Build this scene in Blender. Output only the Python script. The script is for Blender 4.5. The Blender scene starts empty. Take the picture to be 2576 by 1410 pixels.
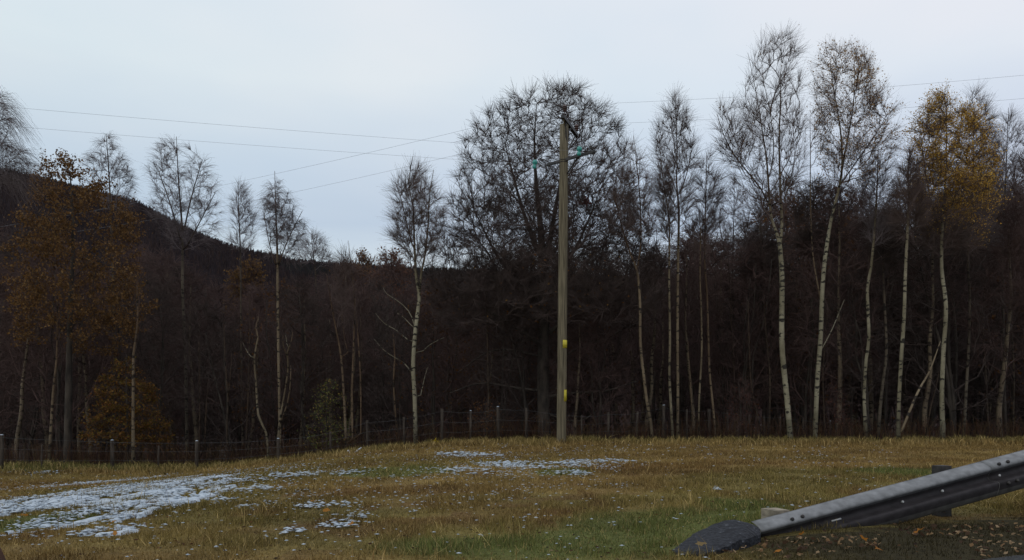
import bpy, math, random
import numpy as np

# ------------------------------------------------------------------ camera, sky, sun, exposure
SC = bpy.context.scene
COL = SC.collection
random.seed(7)
RNG = np.random.default_rng(7)

F, CX, HR = 1983.0, 1288.0, 1036.0          # focal length, centre column and horizon row for a frame 2576 wide
CAM_Z = 1.0
cam_d = bpy.data.cameras.new('camera')
cam = bpy.data.objects.new('camera', cam_d)
COL.objects.link(cam)
cam.location = (0, 0, CAM_Z)
cam.rotation_euler = (math.radians(90), 0, 0)
cam_d.sensor_width = 36
cam_d.lens = 36 * F / 2576
cam_d.shift_y = (HR - 705) / 2576
cam_d.clip_start = 0.1
cam_d.clip_end = 6000
SC.camera = cam

SUN_EL, SUN_AZ = math.radians(32), math.radians(215)   # high soft light from behind, a little left
world = bpy.data.worlds.new("World")
SC.world = world
world.use_nodes = True
wt = world.node_tree
for n in list(wt.nodes):
    wt.nodes.remove(n)


def nd(t, kind, **kw):
    n = t.nodes.new(kind)
    for k, v in kw.items():
        if k.startswith('i_'):
            n.inputs[k[2:].replace('_', ' ')].default_value = v
        else:
            setattr(n, k, v)
    return n


w_out = nd(wt, 'ShaderNodeOutputWorld')
sky = nd(wt, 'ShaderNodeTexSky', sky_type='NISHITA', sun_disc=False)
sky.sun_elevation = SUN_EL
sky.sun_rotation = SUN_AZ
bg_sky = nd(wt, 'ShaderNodeBackground'); bg_sky.inputs['Strength'].default_value = 0.08
wt.links.new(sky.outputs[0], bg_sky.inputs['Color'])
tc = nd(wt, 'ShaderNodeTexCoord')
sep = nd(wt, 'ShaderNodeSeparateXYZ')
wt.links.new(tc.outputs['Generated'], sep.inputs[0])
mp = nd(wt, 'ShaderNodeMapping'); mp.inputs['Scale'].default_value = (1.6, 1.6, 6.5)
wt.links.new(tc.outputs['Generated'], mp.inputs[0])
nz = nd(wt, 'ShaderNodeTexNoise'); nz.inputs['Scale'].default_value = 1.5; nz.inputs['Detail'].default_value = 4
wt.links.new(mp.outputs[0], nz.inputs[0])
m1 = nd(wt, 'ShaderNodeMath', operation='MULTIPLY_ADD')
m1.inputs[1].default_value = 0.08; m1.inputs[2].default_value = -0.04
wt.links.new(nz.outputs[0], m1.inputs[0])
m2 = nd(wt, 'ShaderNodeMath', operation='ADD')
wt.links.new(sep.outputs[2], m2.inputs[0]); wt.links.new(m1.outputs[0], m2.inputs[1])
cr = nd(wt, 'ShaderNodeValToRGB')
els = cr.color_ramp.elements
els[0].position = 0.0; els[0].color = (0.60, 0.68, 0.72, 1)
els[1].position = 1.0; els[1].color = (0.80, 0.83, 0.86, 1)
for p_, c_ in ((0.165, (0.63, 0.71, 0.74, 1)), (0.19, (0.585, 0.665, 0.72, 1)), (0.225, (0.475, 0.565, 0.67, 1)), (0.285, (0.53, 0.62, 0.715, 1)),
               (0.37, (0.665, 0.74, 0.785, 1)), (0.46, (0.70, 0.755, 0.80, 1))):
    e = els.new(p_); e.color = c_
wt.links.new(m2.outputs[0], cr.inputs[0])
# cool tint towards one side, warmer lilac towards the other, as thin cloud has
mx = nd(wt, 'ShaderNodeMix', data_type='RGBA', blend_type='MULTIPLY')
mr = nd(wt, 'ShaderNodeMapRange'); mr.inputs['From Min'].default_value = -0.6; mr.inputs['From Max'].default_value = 0.6
wt.links.new(sep.outputs[0], mr.inputs[0])
cr2 = nd(wt, 'ShaderNodeValToRGB')
cr2.color_ramp.elements[0].color = (0.98, 0.995, 0.985, 1); cr2.color_ramp.elements[1].color = (1.02, 0.985, 1.02, 1)
wt.links.new(mr.outputs[0], cr2.inputs[0])
mx.inputs[0].default_value = 1.0
wt.links.new(cr.outputs[0], mx.inputs[6]); wt.links.new(cr2.outputs[0], mx.inputs[7])
bg_cloud = nd(wt, 'ShaderNodeBackground'); bg_cloud.inputs['Strength'].default_value = 1.17
nz2 = nd(wt, 'ShaderNodeTexNoise'); nz2.inputs['Scale'].default_value = 3.2; nz2.inputs['Detail'].default_value = 3
mp2 = nd(wt, 'ShaderNodeMapping'); mp2.inputs['Scale'].default_value = (1, 1, 2.2)
wt.links.new(tc.outputs['Generated'], mp2.inputs[0]); wt.links.new(mp2.outputs[0], nz2.inputs[0])
cr3 = nd(wt, 'ShaderNodeValToRGB')
cr3.color_ramp.elements[0].position = 0.32; cr3.color_ramp.elements[0].color = (0.93, 0.955, 0.975, 1)
cr3.color_ramp.elements[1].position = 0.68; cr3.color_ramp.elements[1].color = (1.03, 1.0, 0.985, 1)
wt.links.new(nz2.outputs[0], cr3.inputs[0])
mx3 = nd(wt, 'ShaderNodeMix', data_type='RGBA', blend_type='MULTIPLY'); mx3.inputs[0].default_value = 1.0
wt.links.new(mx.outputs[2], mx3.inputs[6]); wt.links.new(cr3.outputs[0], mx3.inputs[7])
wt.links.new(mx3.outputs[2], bg_cloud.inputs['Color'])
mixw = nd(wt, 'ShaderNodeMixShader'); mixw.inputs[0].default_value = 0.93
wt.links.new(bg_sky.outputs[0], mixw.inputs[1]); wt.links.new(bg_cloud.outputs[0], mixw.inputs[2])
wt.links.new(mixw.outputs[0], w_out.inputs[0])

sun_d = bpy.data.lights.new('sun', 'SUN')
sun_d.energy = 0.5; sun_d.angle = math.radians(35); sun_d.color = (1.0, 0.95, 0.87)
sun = bpy.data.objects.new('sun', sun_d); COL.objects.link(sun)
sun.rotation_euler = (math.radians(90) - SUN_EL, 0, math.radians(-35))

vs = SC.view_settings
vs.view_transform = 'Standard'; vs.look = 'None'; vs.exposure = 0.0; vs.gamma = 1.0
vs.use_curve_mapping = False
SC.cycles.max_bounces = 6
SC.cycles.transparent_max_bounces = 8


# ------------------------------------------------------------------ numeric helpers
def sstep(t):
    t = np.clip(t, 0, 1)
    return t * t * (3 - 2 * t)


def _hash(i, j, s):
    h = (i.astype(np.int64) * 374761393 + j.astype(np.int64) * 668265263 + s * 1274126177) & 0xffffffff
    h = ((h ^ (h >> 13)) * 1274126177) & 0xffffffff
    h = (h ^ (h >> 16)) & 0xffffffff
    return h / 4294967295.0


def vn(x, y, s=0):
    x = np.asarray(x, float); y = np.asarray(y, float)
    i = np.floor(x); j = np.floor(y)
    u = sstep(x - i); v = sstep(y - j)
    i = i.astype(np.int64); j = j.astype(np.int64)
    a = _hash(i, j, s); b = _hash(i + 1, j, s); c = _hash(i, j + 1, s); d = _hash(i + 1, j + 1, s)
    return (a * (1 - u) + b * u) * (1 - v) + (c * (1 - u) + d * u) * v


def fbm(x, y, s=0, o=3):
    r = 0; a = 0.5; t = 0
    for k in range(o):
        r = r + a * vn(x * 2 ** k + 13.7 * k, y * 2 ** k - 7.1 * k, s + k); t += a; a *= 0.5
    return r / t


def G(x, y):
    """height of the field, the bank by the guardrail and the wood floor"""
    x = np.asarray(x, float); y = np.asarray(y, float)
    left = sstep((-0.8 - x) / 10.0)
    z = -0.86 * left * (0.25 + 0.75 * sstep((y - 6) / 18))
    z = z + 0.10 * sstep((x - 1.2) / 1.4) * sstep((9.5 - y) / 3.0)
    z = z + 0.07 * (fbm(x / 2.6, y / 2.6, 3) - 0.5) * sstep((y - 4) / 4)
    z = z - 2.3 * sstep((y - 27.5) / 22)
    return z


def P(px, row, d):
    """a point seen at column px and row at the depth d"""
    return np.array([(px - CX) / F * d, d, CAM_Z + (HR - row) / F * d])


def gp(px, row):
    """the ground point seen at column px and row"""
    d = 10.0
    for _ in range(60):
        z = float(G((px - CX) / F * d, d))
        d = 0.5 * d + 0.5 * min(40, (CAM_Z - z) * F / max(row - HR, 20))
    return (px - CX) / F * d, d


# ------------------------------------------------------------------ materials
def mat(name):
    m = bpy.data.materials.new(name); m.use_nodes = True
    return m, m.node_tree, m.node_tree.nodes['Principled BSDF']


def noise_mat(name, c1, c2, scale=8.0, rough=0.85, stretch=(1, 1, 1), bump=0.3, dist=0.01, metal=0.0, c3=None, detail=5, spec=0.3, lo=0.35, hi=0.65):
    m, t, b = mat(name)
    tcn = nd(t, 'ShaderNodeTexCoord'); mpn = nd(t, 'ShaderNodeMapping'); mpn.inputs['Scale'].default_value = stretch
    t.links.new(tcn.outputs['Object'], mpn.inputs[0])
    n = nd(t, 'ShaderNodeTexNoise'); n.inputs['Scale'].default_value = scale; n.inputs['Detail'].default_value = detail
    t.links.new(mpn.outputs[0], n.inputs[0])
    r = nd(t, 'ShaderNodeValToRGB')
    r.color_ramp.elements[0].position = lo; r.color_ramp.elements[0].color = (*c1, 1)
    r.color_ramp.elements[1].position = hi; r.color_ramp.elements[1].color = (*c2, 1)
    if c3:
        e = r.color_ramp.elements.new(min(0.95, hi + 0.08)); e.color = (*c3, 1)
    t.links.new(n.outputs[0], r.inputs[0])
    t.links.new(r.outputs[0], b.inputs['Base Color'])
    b.inputs['Roughness'].default_value = rough; b.inputs['Metallic'].default_value = metal
    b.inputs['Specular IOR Level'].default_value = spec
    if bump:
        bp = nd(t, 'ShaderNodeBump'); bp.inputs['Strength'].default_value = bump; bp.inputs['Distance'].default_value = dist
        t.links.new(n.outputs[0], bp.inputs['Height']); t.links.new(bp.outputs[0], b.inputs['Normal'])
    return m


def tint_mat(name, rough=0.8, trans=0.25, jitter=0.0, scale=40, bump=0.0, spec=0.12):
    """colour from the face attribute 'tint' (each blade, leaf or clod has its own colour)"""
    m, t, b = mat(name)
    a = nd(t, 'ShaderNodeAttribute', attribute_name='tint')
    src = a.outputs['Color']
    if jitter:
        tcn = nd(t, 'ShaderNodeTexCoord'); n = nd(t, 'ShaderNodeTexNoise'); n.inputs['Scale'].default_value = scale; n.inputs['Detail'].default_value = 6
        t.links.new(tcn.outputs['Object'], n.inputs[0])
        mr_ = nd(t, 'ShaderNodeMapRange'); mr_.inputs['To Min'].default_value = 1 - jitter; mr_.inputs['To Max'].default_value = 1 + jitter
        mr_.inputs['From Min'].default_value = 0.3; mr_.inputs['From Max'].default_value = 0.7
        t.links.new(n.outputs[0], mr_.inputs[0])
        mm = nd(t, 'ShaderNodeMix', data_type='RGBA', blend_type='MULTIPLY'); mm.inputs[0].default_value = 1
        t.links.new(src, mm.inputs[6]); t.links.new(mr_.outputs[0], mm.inputs[7])
        src = mm.outputs[2]
        if bump:
            bp = nd(t, 'ShaderNodeBump'); bp.inputs['Strength'].default_value = bump; bp.inputs['Distance'].default_value = 0.03
            t.links.new(n.outputs[0], bp.inputs['Height']); t.links.new(bp.outputs[0], b.inputs['Normal'])
    t.links.new(src, b.inputs['Base Color'])
    b.inputs['Roughness'].default_value = rough; b.inputs['Specular IOR Level'].default_value = spec
    if trans:
        tr = nd(t, 'ShaderNodeBsdfTranslucent'); t.links.new(src, tr.inputs['Color'])
        ms = nd(t, 'ShaderNodeMixShader'); ms.inputs[0].default_value = trans
        o = t.nodes['Material Output']
        t.links.new(b.outputs[0], ms.inputs[1]); t.links.new(tr.outputs[0], ms.inputs[2]); t.links.new(ms.outputs[0], o.inputs[0])
    return m


def birch_mat(name, pale, mid, dark):
    """papery bark: pale with thin dark bands and blotches across the stem"""
    m, t, b = mat(name)
    tcn = nd(t, 'ShaderNodeTexCoord')

    def noise(sc, st, det=4):
        mpn = nd(t, 'ShaderNodeMapping'); mpn.inputs['Scale'].default_value = st
        t.links.new(tcn.outputs['Object'], mpn.inputs[0])
        n = nd(t, 'ShaderNodeTexNoise'); n.inputs['Scale'].default_value = sc; n.inputs['Detail'].default_value = det
        t.links.new(mpn.outputs[0], n.inputs[0]); return n
    n1 = noise(1.4, (1, 1, 0.6)); n2 = noise(2.6, (1.6, 1.6, 3.6), 5); n3 = noise(9, (1, 1, 1))
    r1 = nd(t, 'ShaderNodeValToRGB')
    r1.color_ramp.elements[0].position = 0.38; r1.color_ramp.elements[0].color = (*mid, 1)
    r1.color_ramp.elements[1].position = 0.62; r1.color_ramp.elements[1].color = (*pale, 1)
    t.links.new(n1.outputs[0], r1.inputs[0])
    r2 = nd(t, 'ShaderNodeValToRGB')
    r2.color_ramp.elements[0].position = 0.40; r2.color_ramp.elements[0].color = (1, 1, 1, 1)
    r2.color_ramp.elements[1].position = 0.45; r2.color_ramp.elements[1].color = (0, 0, 0, 1)
    t.links.new(n2.outputs[0], r2.inputs[0])
    mm = nd(t, 'ShaderNodeMix', data_type='RGBA'); t.links.new(r2.outputs[0], mm.inputs[0])
    t.links.new(r1.outputs[0], mm.inputs[6]); mm.inputs[7].default_value = (*dark, 1)
    m3 = nd(t, 'ShaderNodeMix', data_type='RGBA', blend_type='MULTIPLY'); m3.inputs[0].default_value = 0.5
    t.links.new(mm.outputs[2], m3.inputs[6]); t.links.new(n3.outputs[0], m3.inputs[7])
    at = nd(t, 'ShaderNodeAttribute', attribute_name='tint')
    m4 = nd(t, 'ShaderNodeMix', data_type='RGBA', blend_type='MULTIPLY'); m4.inputs[0].default_value = 1
    t.links.new(m3.outputs[2], m4.inputs[6]); t.links.new(at.outputs['Color'], m4.inputs[7])
    t.links.new(m4.outputs[2], b.inputs['Base Color'])
    b.inputs['Roughness'].default_value = 0.75; b.inputs['Specular IOR Level'].default_value = 0.2
    bp = nd(t, 'ShaderNodeBump'); bp.inputs['Strength'].default_value = 0.4; bp.inputs['Distance'].default_value = 0.01
    t.links.new(n2.outputs[0], bp.inputs['Height']); t.links.new(bp.outputs[0], b.inputs['Normal'])
    return m


M = {}
M['bark_pale'] = birch_mat('bark_pale', (0.325, 0.295, 0.205), (0.18, 0.158, 0.10), (0.03, 0.026, 0.02))
M['bark_warm'] = birch_mat('bark_warm', (0.27, 0.215, 0.14), (0.16, 0.12, 0.075), (0.03, 0.024, 0.018))
M['bark_dull'] = birch_mat('bark_dull', (0.15, 0.125, 0.09), (0.085, 0.068, 0.05), (0.02, 0.016, 0.012))
M['bark_dark'] = noise_mat('bark_dark', (0.022, 0.018, 0.015), (0.06, 0.048, 0.038), 6, 0.95, (1, 1, 0.3), 0.8, 0.03)
M['twig'] = noise_mat('twig', (0.075, 0.052, 0.046), (0.125, 0.088, 0.078), 2, 0.9, bump=0)
M['twig_oak'] = noise_mat('twig_oak', (0.045, 0.032, 0.029), (0.085, 0.060, 0.053), 2, 0.9, bump=0)
M['twig_lilac'] = noise_mat('twig_lilac', (0.10, 0.082, 0.084), (0.16, 0.13, 0.132), 2, 0.9, bump=0)
M['twig_dark'] = noise_mat('twig_dark', (0.036, 0.026, 0.023), (0.064, 0.046, 0.040), 1, 0.95, bump=0)
M['twig_purple'] = noise_mat('twig_purple', (0.054, 0.032, 0.028), (0.092, 0.056, 0.049), 1, 0.95, bump=0)
M['leaf'] = tint_mat('leaf', 0.7, 0.45)
M['grass'] = tint_mat('grass_blades', 0.8, 0.2)
M['ground'] = tint_mat('turf_soil', 0.95, 0.0, 0.35, 22, 0.6)
M['rail'] = tint_mat('dirty_zinc', 0.6, 0.0, 0.28, 14, 0.12)
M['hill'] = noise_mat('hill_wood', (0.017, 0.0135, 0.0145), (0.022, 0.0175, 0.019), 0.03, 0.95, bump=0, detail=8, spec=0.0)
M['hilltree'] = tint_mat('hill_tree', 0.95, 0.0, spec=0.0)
M['snow'] = noise_mat('snow', (0.32, 0.385, 0.455), (0.48, 0.54, 0.605), 14, 0.6, bump=0.5, dist=0.01)
M['asphalt'] = noise_mat('asphalt', (0.012, 0.012, 0.013), (0.034, 0.034, 0.036), 60, 0.8, bump=0.9, dist=0.01, c3=(0.16, 0.16, 0.17))
M['slab'] = noise_mat('slab_stone', (0.009, 0.010, 0.014), (0.023, 0.026, 0.034), 34, 0.75, bump=1.0, dist=0.02, c3=(0.13, 0.14, 0.16))
M['zinc'] = noise_mat('weathered_zinc', (0.15, 0.15, 0.155), (0.25, 0.25, 0.255), 9, 0.62, (0.35, 0.35, 1.0), 0.25, 0.004, metal=0.25, detail=7)
M['iron'] = noise_mat('dark_iron', (0.03, 0.028, 0.028), (0.06, 0.055, 0.052), 20, 0.7, bump=0.3, dist=0.004, metal=0.3)
M['steel'] = noise_mat('arm_steel', (0.03, 0.03, 0.032), (0.06, 0.058, 0.058), 6, 0.6, bump=0.2, dist=0.004, metal=0.2)
M['bolt_pale'] = noise_mat('bright_zinc', (0.35, 0.36, 0.36), (0.5, 0.5, 0.5), 30, 0.5, bump=0)
M['pole'] = noise_mat('pole_wood', (0.060, 0.050, 0.031), (0.170, 0.143, 0.092), 6, 0.85, (5, 5, 0.22), 0.6, 0.01, detail=8)
M['post'] = noise_mat('post_wood', (0.034, 0.028, 0.024), (0.072, 0.058, 0.047), 7, 0.95, (3, 3, 0.4), 0.5, 0.01, spec=0.08)
M['block'] = noise_mat('block_wood', (0.15, 0.13, 0.10), (0.30, 0.26, 0.20), 12, 0.85, (1, 1, 3), 0.5, 0.006)
M['brown_post'] = noise_mat('brown_paint', (0.045, 0.022, 0.014), (0.08, 0.038, 0.024), 12, 0.8, bump=0.3)
M['porcelain'] = noise_mat('brown_glaze', (0.028, 0.012, 0.010), (0.055, 0.02, 0.016), 5, 0.22, bump=0, spec=0.6)
M['wire'] = noise_mat('wire_metal', (0.05, 0.05, 0.052), (0.09, 0.09, 0.095), 3, 0.6, bump=0)
M['conductor'] = noise_mat('conductor_metal', (0.20, 0.215, 0.24), (0.27, 0.285, 0.31), 3, 0.6, bump=0)
M['yellow'] = noise_mat('sign_yellow', (0.40, 0.34, 0.03), (0.52, 0.44, 0.045), 9, 0.5, bump=0)
M['black'] = noise_mat('sign_black', (0.02, 0.02, 0.02), (0.04, 0.035, 0.03), 9, 0.6, bump=0)
M['stick'] = noise_mat('frosted_stick', (0.25, 0.26, 0.28), (0.62, 0.64, 0.68), 14, 0.7, bump=0.3)
M['clump'] = noise_mat('dead_leaf_clump', (0.05, 0.015, 0.014), (0.10, 0.03, 0.025), 30, 0.8, bump=0.3)
gl, t_, b_ = mat('teal_glass')
b_.inputs['Base Color'].default_value = (0.06, 0.38, 0.34, 1); b_.inputs['Roughness'].default_value = 0.12
b_.inputs['Transmission Weight'].default_value = 0.35; b_.inputs['IOR'].default_value = 1.5
M['teal'] = gl


# ------------------------------------------------------------------ mesh helpers
def mesh_obj(name, V, faces, material, parent=None, tint=None, flat=False):
    V = np.asarray(V, np.float32).reshape(-1, 3)
    me = bpy.data.meshes.new(name)
    faces = [np.asarray(f, np.int32) for f in faces if len(f)]
    me.vertices.add(len(V)); me.vertices.foreach_set('co', V.ravel())
    nl = sum(f.size for f in faces); nf = sum(len(f) for f in faces)
    me.loops.add(nl); me.loops.foreach_set('vertex_index', np.concatenate([f.ravel() for f in faces]))
    me.polygons.add(nf)
    tot = np.concatenate([np.full(len(f), f.shape[1], np.int32) for f in faces])
    st = np.concatenate([[0], np.cumsum(tot)[:-1]]).astype(np.int32)
    me.polygons.foreach_set('loop_start', st)
    if tint is not None:
        a = me.attributes.new('tint', 'FLOAT_COLOR', 'FACE')
        c = np.ones((nf, 4), np.float32); c[:, :3] = tint
        a.data.foreach_set('color', c.ravel())
    me.update(calc_edges=True)
    if flat:
        me.shade_flat()
    if material is not None:
        me.materials.append(material)
    o = bpy.data.objects.new(name, me); COL.objects.link(o)
    if parent is not None:
        o.parent = parent
        o.location = -np.array(parent.location)      # vertices are given in world space
    return o


def thing(name, label, cat, loc=(0, 0, 0), group=None):
    o = bpy.data.objects.new(name, None); COL.objects.link(o)
    o.empty_display_size = 0.2
    o.location = [float(v) for v in loc]
    o['label'] = label; o['category'] = cat
    if group:
        o['group'] = group
    return o


def tag(o, label, cat, group=None):
    o['label'] = label; o['category'] = cat
    if group:
        o['group'] = group
    return o


def struct(o, kind='structure'):
    o['kind'] = kind
    return o


def tubes(Pn, R, s, rng=RNG):
    """n tubes of m points each: arrays (n,m,3) and (n,m)"""
    Pn = np.asarray(Pn, float); R = np.asarray(R, float)
    n, m, _ = Pn.shape
    T = np.gradient(Pn, axis=1); T /= np.linalg.norm(T, axis=2, keepdims=True) + 1e-9
    ref = np.array([0.31, 0.77, 0.55]) + rng.normal(0, 0.3, (n, 1, 3))
    N = np.cross(T, ref); N /= np.linalg.norm(N, axis=2, keepdims=True) + 1e-9
    B = np.cross(T, N)
    a = np.arange(s) * 2 * math.pi / s
    V = Pn[:, :, None, :] + R[:, :, None, None] * (np.cos(a)[None, None, :, None] * N[:, :, None, :] + np.sin(a)[None, None, :, None] * B[:, :, None, :])
    idx = np.arange(n * m * s).reshape(n, m, s)
    nx = np.roll(idx, -1, axis=2)
    Fq = np.stack([idx[:, :-1], nx[:, :-1], nx[:, 1:], idx[:, 1:]], axis=-1).reshape(-1, 4)
    return V.reshape(-1, 3), Fq


def bark_tint(r, h=None):
    """bark colour along a stem: papery and pale where thick, red brown where thin"""
    f = sstep((np.asarray(r) - 0.022) / 0.045)[:, None]
    c = np.array([0.42, 0.32, 0.28]) * (1 - f) + f
    if h is not None:                                       # dark fissured bark round the foot
        c = c * (0.45 + 0.55 * sstep((h - 0.25 - 0.35 * RNG.random(len(h))) / 0.9))[:, None]
    return (c[1:] + c[:-1]) / 2


class Bag:
    """collects vertices and faces for one mesh"""
    def __init__(self):
        self.V = []; self.F = {}; self.n = 0; self.C = {}

    def add(self, V, Fs, tint=None):
        V = np.asarray(V, float).reshape(-1, 3); Fs = np.asarray(Fs, np.int64)
        if not len(V):
            return
        k = Fs.shape[1]
        self.V.append(V); self.F.setdefault(k, []).append(Fs + self.n)
        if tint is not None:
            self.C.setdefault(k, []).append(np.broadcast_to(np.asarray(tint, float), (len(Fs), 3)))
        self.n += len(V)

    def tube(self, pts, rad, s=6, cap=True, tint=None):
        pts = np.asarray(pts, float); rad = np.broadcast_to(np.asarray(rad, float), (len(pts),))
        V, Fq = tubes(pts[None], rad[None], s)
        n0 = self.n
        self.add(V, Fq, tint if tint is None or np.ndim(tint) == 1 else np.repeat(np.asarray(tint), s, axis=0))
        tint = tint if tint is None or np.ndim(tint) == 1 else np.asarray(tint)[[0, -1]]
        if cap:
            self.F.setdefault(s, []).append(np.array([np.arange(s)[::-1] + n0, np.arange(s) + n0 + (len(pts) - 1) * s]))
            if tint is not None:
                self.C.setdefault(s, []).append(np.broadcast_to(np.asarray(tint, float), (2, 3)))

    def box(self, c, half, R=None):
        c = np.asarray(c, float)
        s = np.array([[-1, -1, -1], [1, -1, -1], [1, 1, -1], [-1, 1, -1], [-1, -1, 1], [1, -1, 1], [1, 1, 1], [-1, 1, 1]]) * np.asarray(half)
        if R is not None:
            s = s @ np.asarray(R).T
        self.add(s + c, [[0, 3, 2, 1], [4, 5, 6, 7], [0, 1, 5, 4], [1, 2, 6, 5], [2, 3, 7, 6], [3, 0, 4, 7]])

    def lathe(self, c, prof, s=20, R=None):
        a = np.arange(s) * 2 * math.pi / s
        V = np.array([[(r * math.cos(x), r * math.sin(x), z) for x in a] for r, z in prof]).reshape(-1, 3)
        if R is not None:
            V = V @ np.asarray(R).T
        m = len(prof); idx = np.arange(m * s).reshape(m, s); nx = np.roll(idx, -1, axis=1)
        self.add(V + np.asarray(c), np.stack([idx[:-1], nx[:-1], nx[1:], idx[1:]], axis=-1).reshape(-1, 4))

    def build(self, name, material, parent=None, flat=False):
        ks = list(self.F)
        fs = [np.concatenate(self.F[k]) for k in ks]
        tint = np.concatenate([np.concatenate(self.C[k]) for k in ks]) if self.C else None
        return mesh_obj(name, np.concatenate(self.V), fs, material, parent, tint, flat)


def smooth_line(pts, step):
    """Catmull-Rom through control rows (any number of columns; the first three are x,y,z)"""
    p = np.asarray(pts, float)
    if len(p) < 3:
        p = np.array([p[0], (p[0] + p[-1]) / 2, p[-1]])
    q = np.vstack([2 * p[0] - p[1], p, 2 * p[-1] - p[-2]])
    out = []
    for i in range(1, len(q) - 2):
        L = np.linalg.norm(q[i + 1][:3] - q[i][:3]); k = max(2, int(L / step))
        t = (np.arange(k) / k)[:, None]
        out.append(0.5 * (2 * q[i] + (q[i + 1] - q[i - 1]) * t + (2 * q[i - 1] - 5 * q[i] + 4 * q[i + 1] - q[i + 2]) * t ** 2
                          + (3 * q[i] - q[i - 1] - 3 * q[i + 1] + q[i + 2]) * t ** 3))
    out.append(p[-1][None])
    return np.vstack(out)


# ------------------------------------------------------------------ tree growth
def unit(v):
    return v / (np.linalg.norm(v, axis=-1, keepdims=True) + 1e-9)


def grow(stems, targets, rng, up=0.5, updir=0.4, wig=0.05, step=0.45, r_tip=0.006, expo=0.5, zmin=None, lmax=3.0):
    """join each target to the growing skeleton by the cheapest rising branch; gives branch lines with radii by the pipe rule"""
    N = sum(len(s) for s in stems) + len(targets) * 30
    pos = np.zeros((N, 3)); dr = np.zeros((N, 3)); par = np.full(N, -1); okn = np.zeros(N, bool); isst = np.zeros(N, bool)
    n = 0
    for s in stems:
        k = len(s); pos[n:n + k] = s[:, :3]; dr[n:n + k] = unit(np.gradient(s[:, :3], axis=0))
        par[n:n + k] = np.arange(n - 1, n + k - 1); par[n] = -1
        isst[n:n + k] = True
        okn[n:n + k] = True if zmin is None else s[:, 2] > zmin
        n += k
    ns = n
    if not okn[:n].any():
        okn[:n] = True
    sp = pos[:ns][okn[:ns]]
    dist = np.array([np.min(np.linalg.norm(sp - t, axis=1)) for t in targets])
    paths = []
    for ti in np.argsort(dist):
        t = targets[ti]
        d = t - pos[:n]; L = np.linalg.norm(d, axis=1) + 1e-6
        u = d[:, 2] / L
        al = (d * dr[:n]).sum(1) / L
        cost = L * (1 + 1.6 * np.clip(up - u, 0, 2) ** 1.5 + 1.0 * (1 - al)) + 0.25 * np.clip(L - lmax, 0, 9)
        cost[~okn[:n]] = 1e9
        i = int(np.argmin(cost)); L = L[i]
        if L < 0.12:
            continue
        dl = d[i] / L
        d0 = unit(dr[i] * 0.45 + dl + rng.normal(0, 0.12, 3))
        d3 = unit(dl + np.array([0, 0, updir]) + rng.normal(0, 0.2, 3))
        p0 = pos[i]; p1 = p0 + d0 * L / 3; p2 = t - d3 * L / 3
        k = int(min(25, max(2, L / step))); q = (np.arange(1, k + 1) / k)[:, None]
        pts = (1 - q) ** 3 * p0 + 3 * (1 - q) ** 2 * q * p1 + 3 * (1 - q) * q * q * p2 + q ** 3 * t
        pts[:-1] += rng.normal(0, wig * min(1, L), (k - 1, 3))
        pos[n:n + k] = pts; par[n] = i; par[n + 1:n + k] = np.arange(n, n + k - 1)
        dr[n:n + k] = unit(np.diff(np.vstack([p0, pts]), axis=0)); okn[n:n + k] = True
        paths.append((i, n, k)); n += k
    cnt = np.zeros(n)
    ch = np.zeros(n, int)
    for i in range(ns, n):
        ch[par[i]] += 1
    cnt[ns:][ch[ns:] == 0] = 1
    for i in range(n - 1, ns - 1, -1):
        if par[i] >= ns:
            cnt[par[i]] += cnt[i]
    rad = r_tip * np.maximum(cnt, 1) ** expo
    lines = [(np.vstack([pos[i], pos[a:a + k]]), np.concatenate([[rad[a]], rad[a:a + k]])) for i, a, k in paths]
    return lines, pos[ns:n], dr[ns:n], cnt[ns:n]


def line_bag(bag, lines, thick=0.02):
    by = {}
    for p, r in lines:
        s = 6 if r[0] > 0.045 else (4 if r[0] > thick else 3)
        by.setdefault((len(p), s), []).append((p, r))
    for (m, s), L in by.items():
        V, Fq = tubes(np.array([a for a, b in L]), np.array([b for a, b in L]), s)
        bag.add(V, Fq)


def twigs(pos, dr, cnt, n, rng, lo, hi, droop, r0, spread=0.8, m=3, upb=0.0):
    """n fine twigs on the outer branch nodes: (n,m,3) points and radii"""
    w = 1.0 / np.maximum(cnt, 1) ** 0.3; w /= w.sum()
    i = rng.choice(len(pos), n, p=w)
    d = unit(dr[i] + rng.normal(0, spread, (n, 3)) * np.array([1, 1, 0.8]) + np.array([0, 0, upb]))
    L = rng.uniform(lo, hi, n)
    t = np.linspace(0, 1, m)[None, :, None]
    Pn = pos[i][:, None, :] + d[:, None, :] * L[:, None, None] * t
    Pn[:, :, 2] -= (droop * L)[:, None] * t[:, :, 0] ** 2 if np.ndim(droop) else droop * L[:, None] * t[:, :, 0] ** 2
    if m > 2:
        Pn[:, 1:] += rng.normal(0, 0.035, (n, m - 1, 3)) * L[:, None, None]
    R = r0 * rng.uniform(0.7, 1.2, n)[:, None] * np.linspace(1, 0.4, m)[None, :]
    return Pn, R


def leaf_quads(C, size, rng, hang=0.5):
    """diamond leaves round the points C"""
    n = len(C)
    a = unit(rng.normal(0, 1, (n, 3)) + np.array([0, 0, -hang])); b = unit(np.cross(a, rng.normal(0, 1, (n, 3))))
    s = size * rng.uniform(0.6, 1.3, n)[:, None]
    nrm = np.cross(a, b) * s * 0.18
    V = np.stack([C, C + a * s * 0.5 + b * s * 0.36 + nrm, C + a * s, C + a * s * 0.5 - b * s * 0.36 + nrm], axis=1)
    return V.reshape(-1, 3), np.arange(n * 4).reshape(n, 4)


def pick(cols, n, rng, jit=0.18):
    cols = np.asarray(cols, float)
    c = cols[rng.integers(0, len(cols), n)]
    return np.clip(c * rng.uniform(1 - jit, 1 + jit, (n, 1)), 0, 1)


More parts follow.
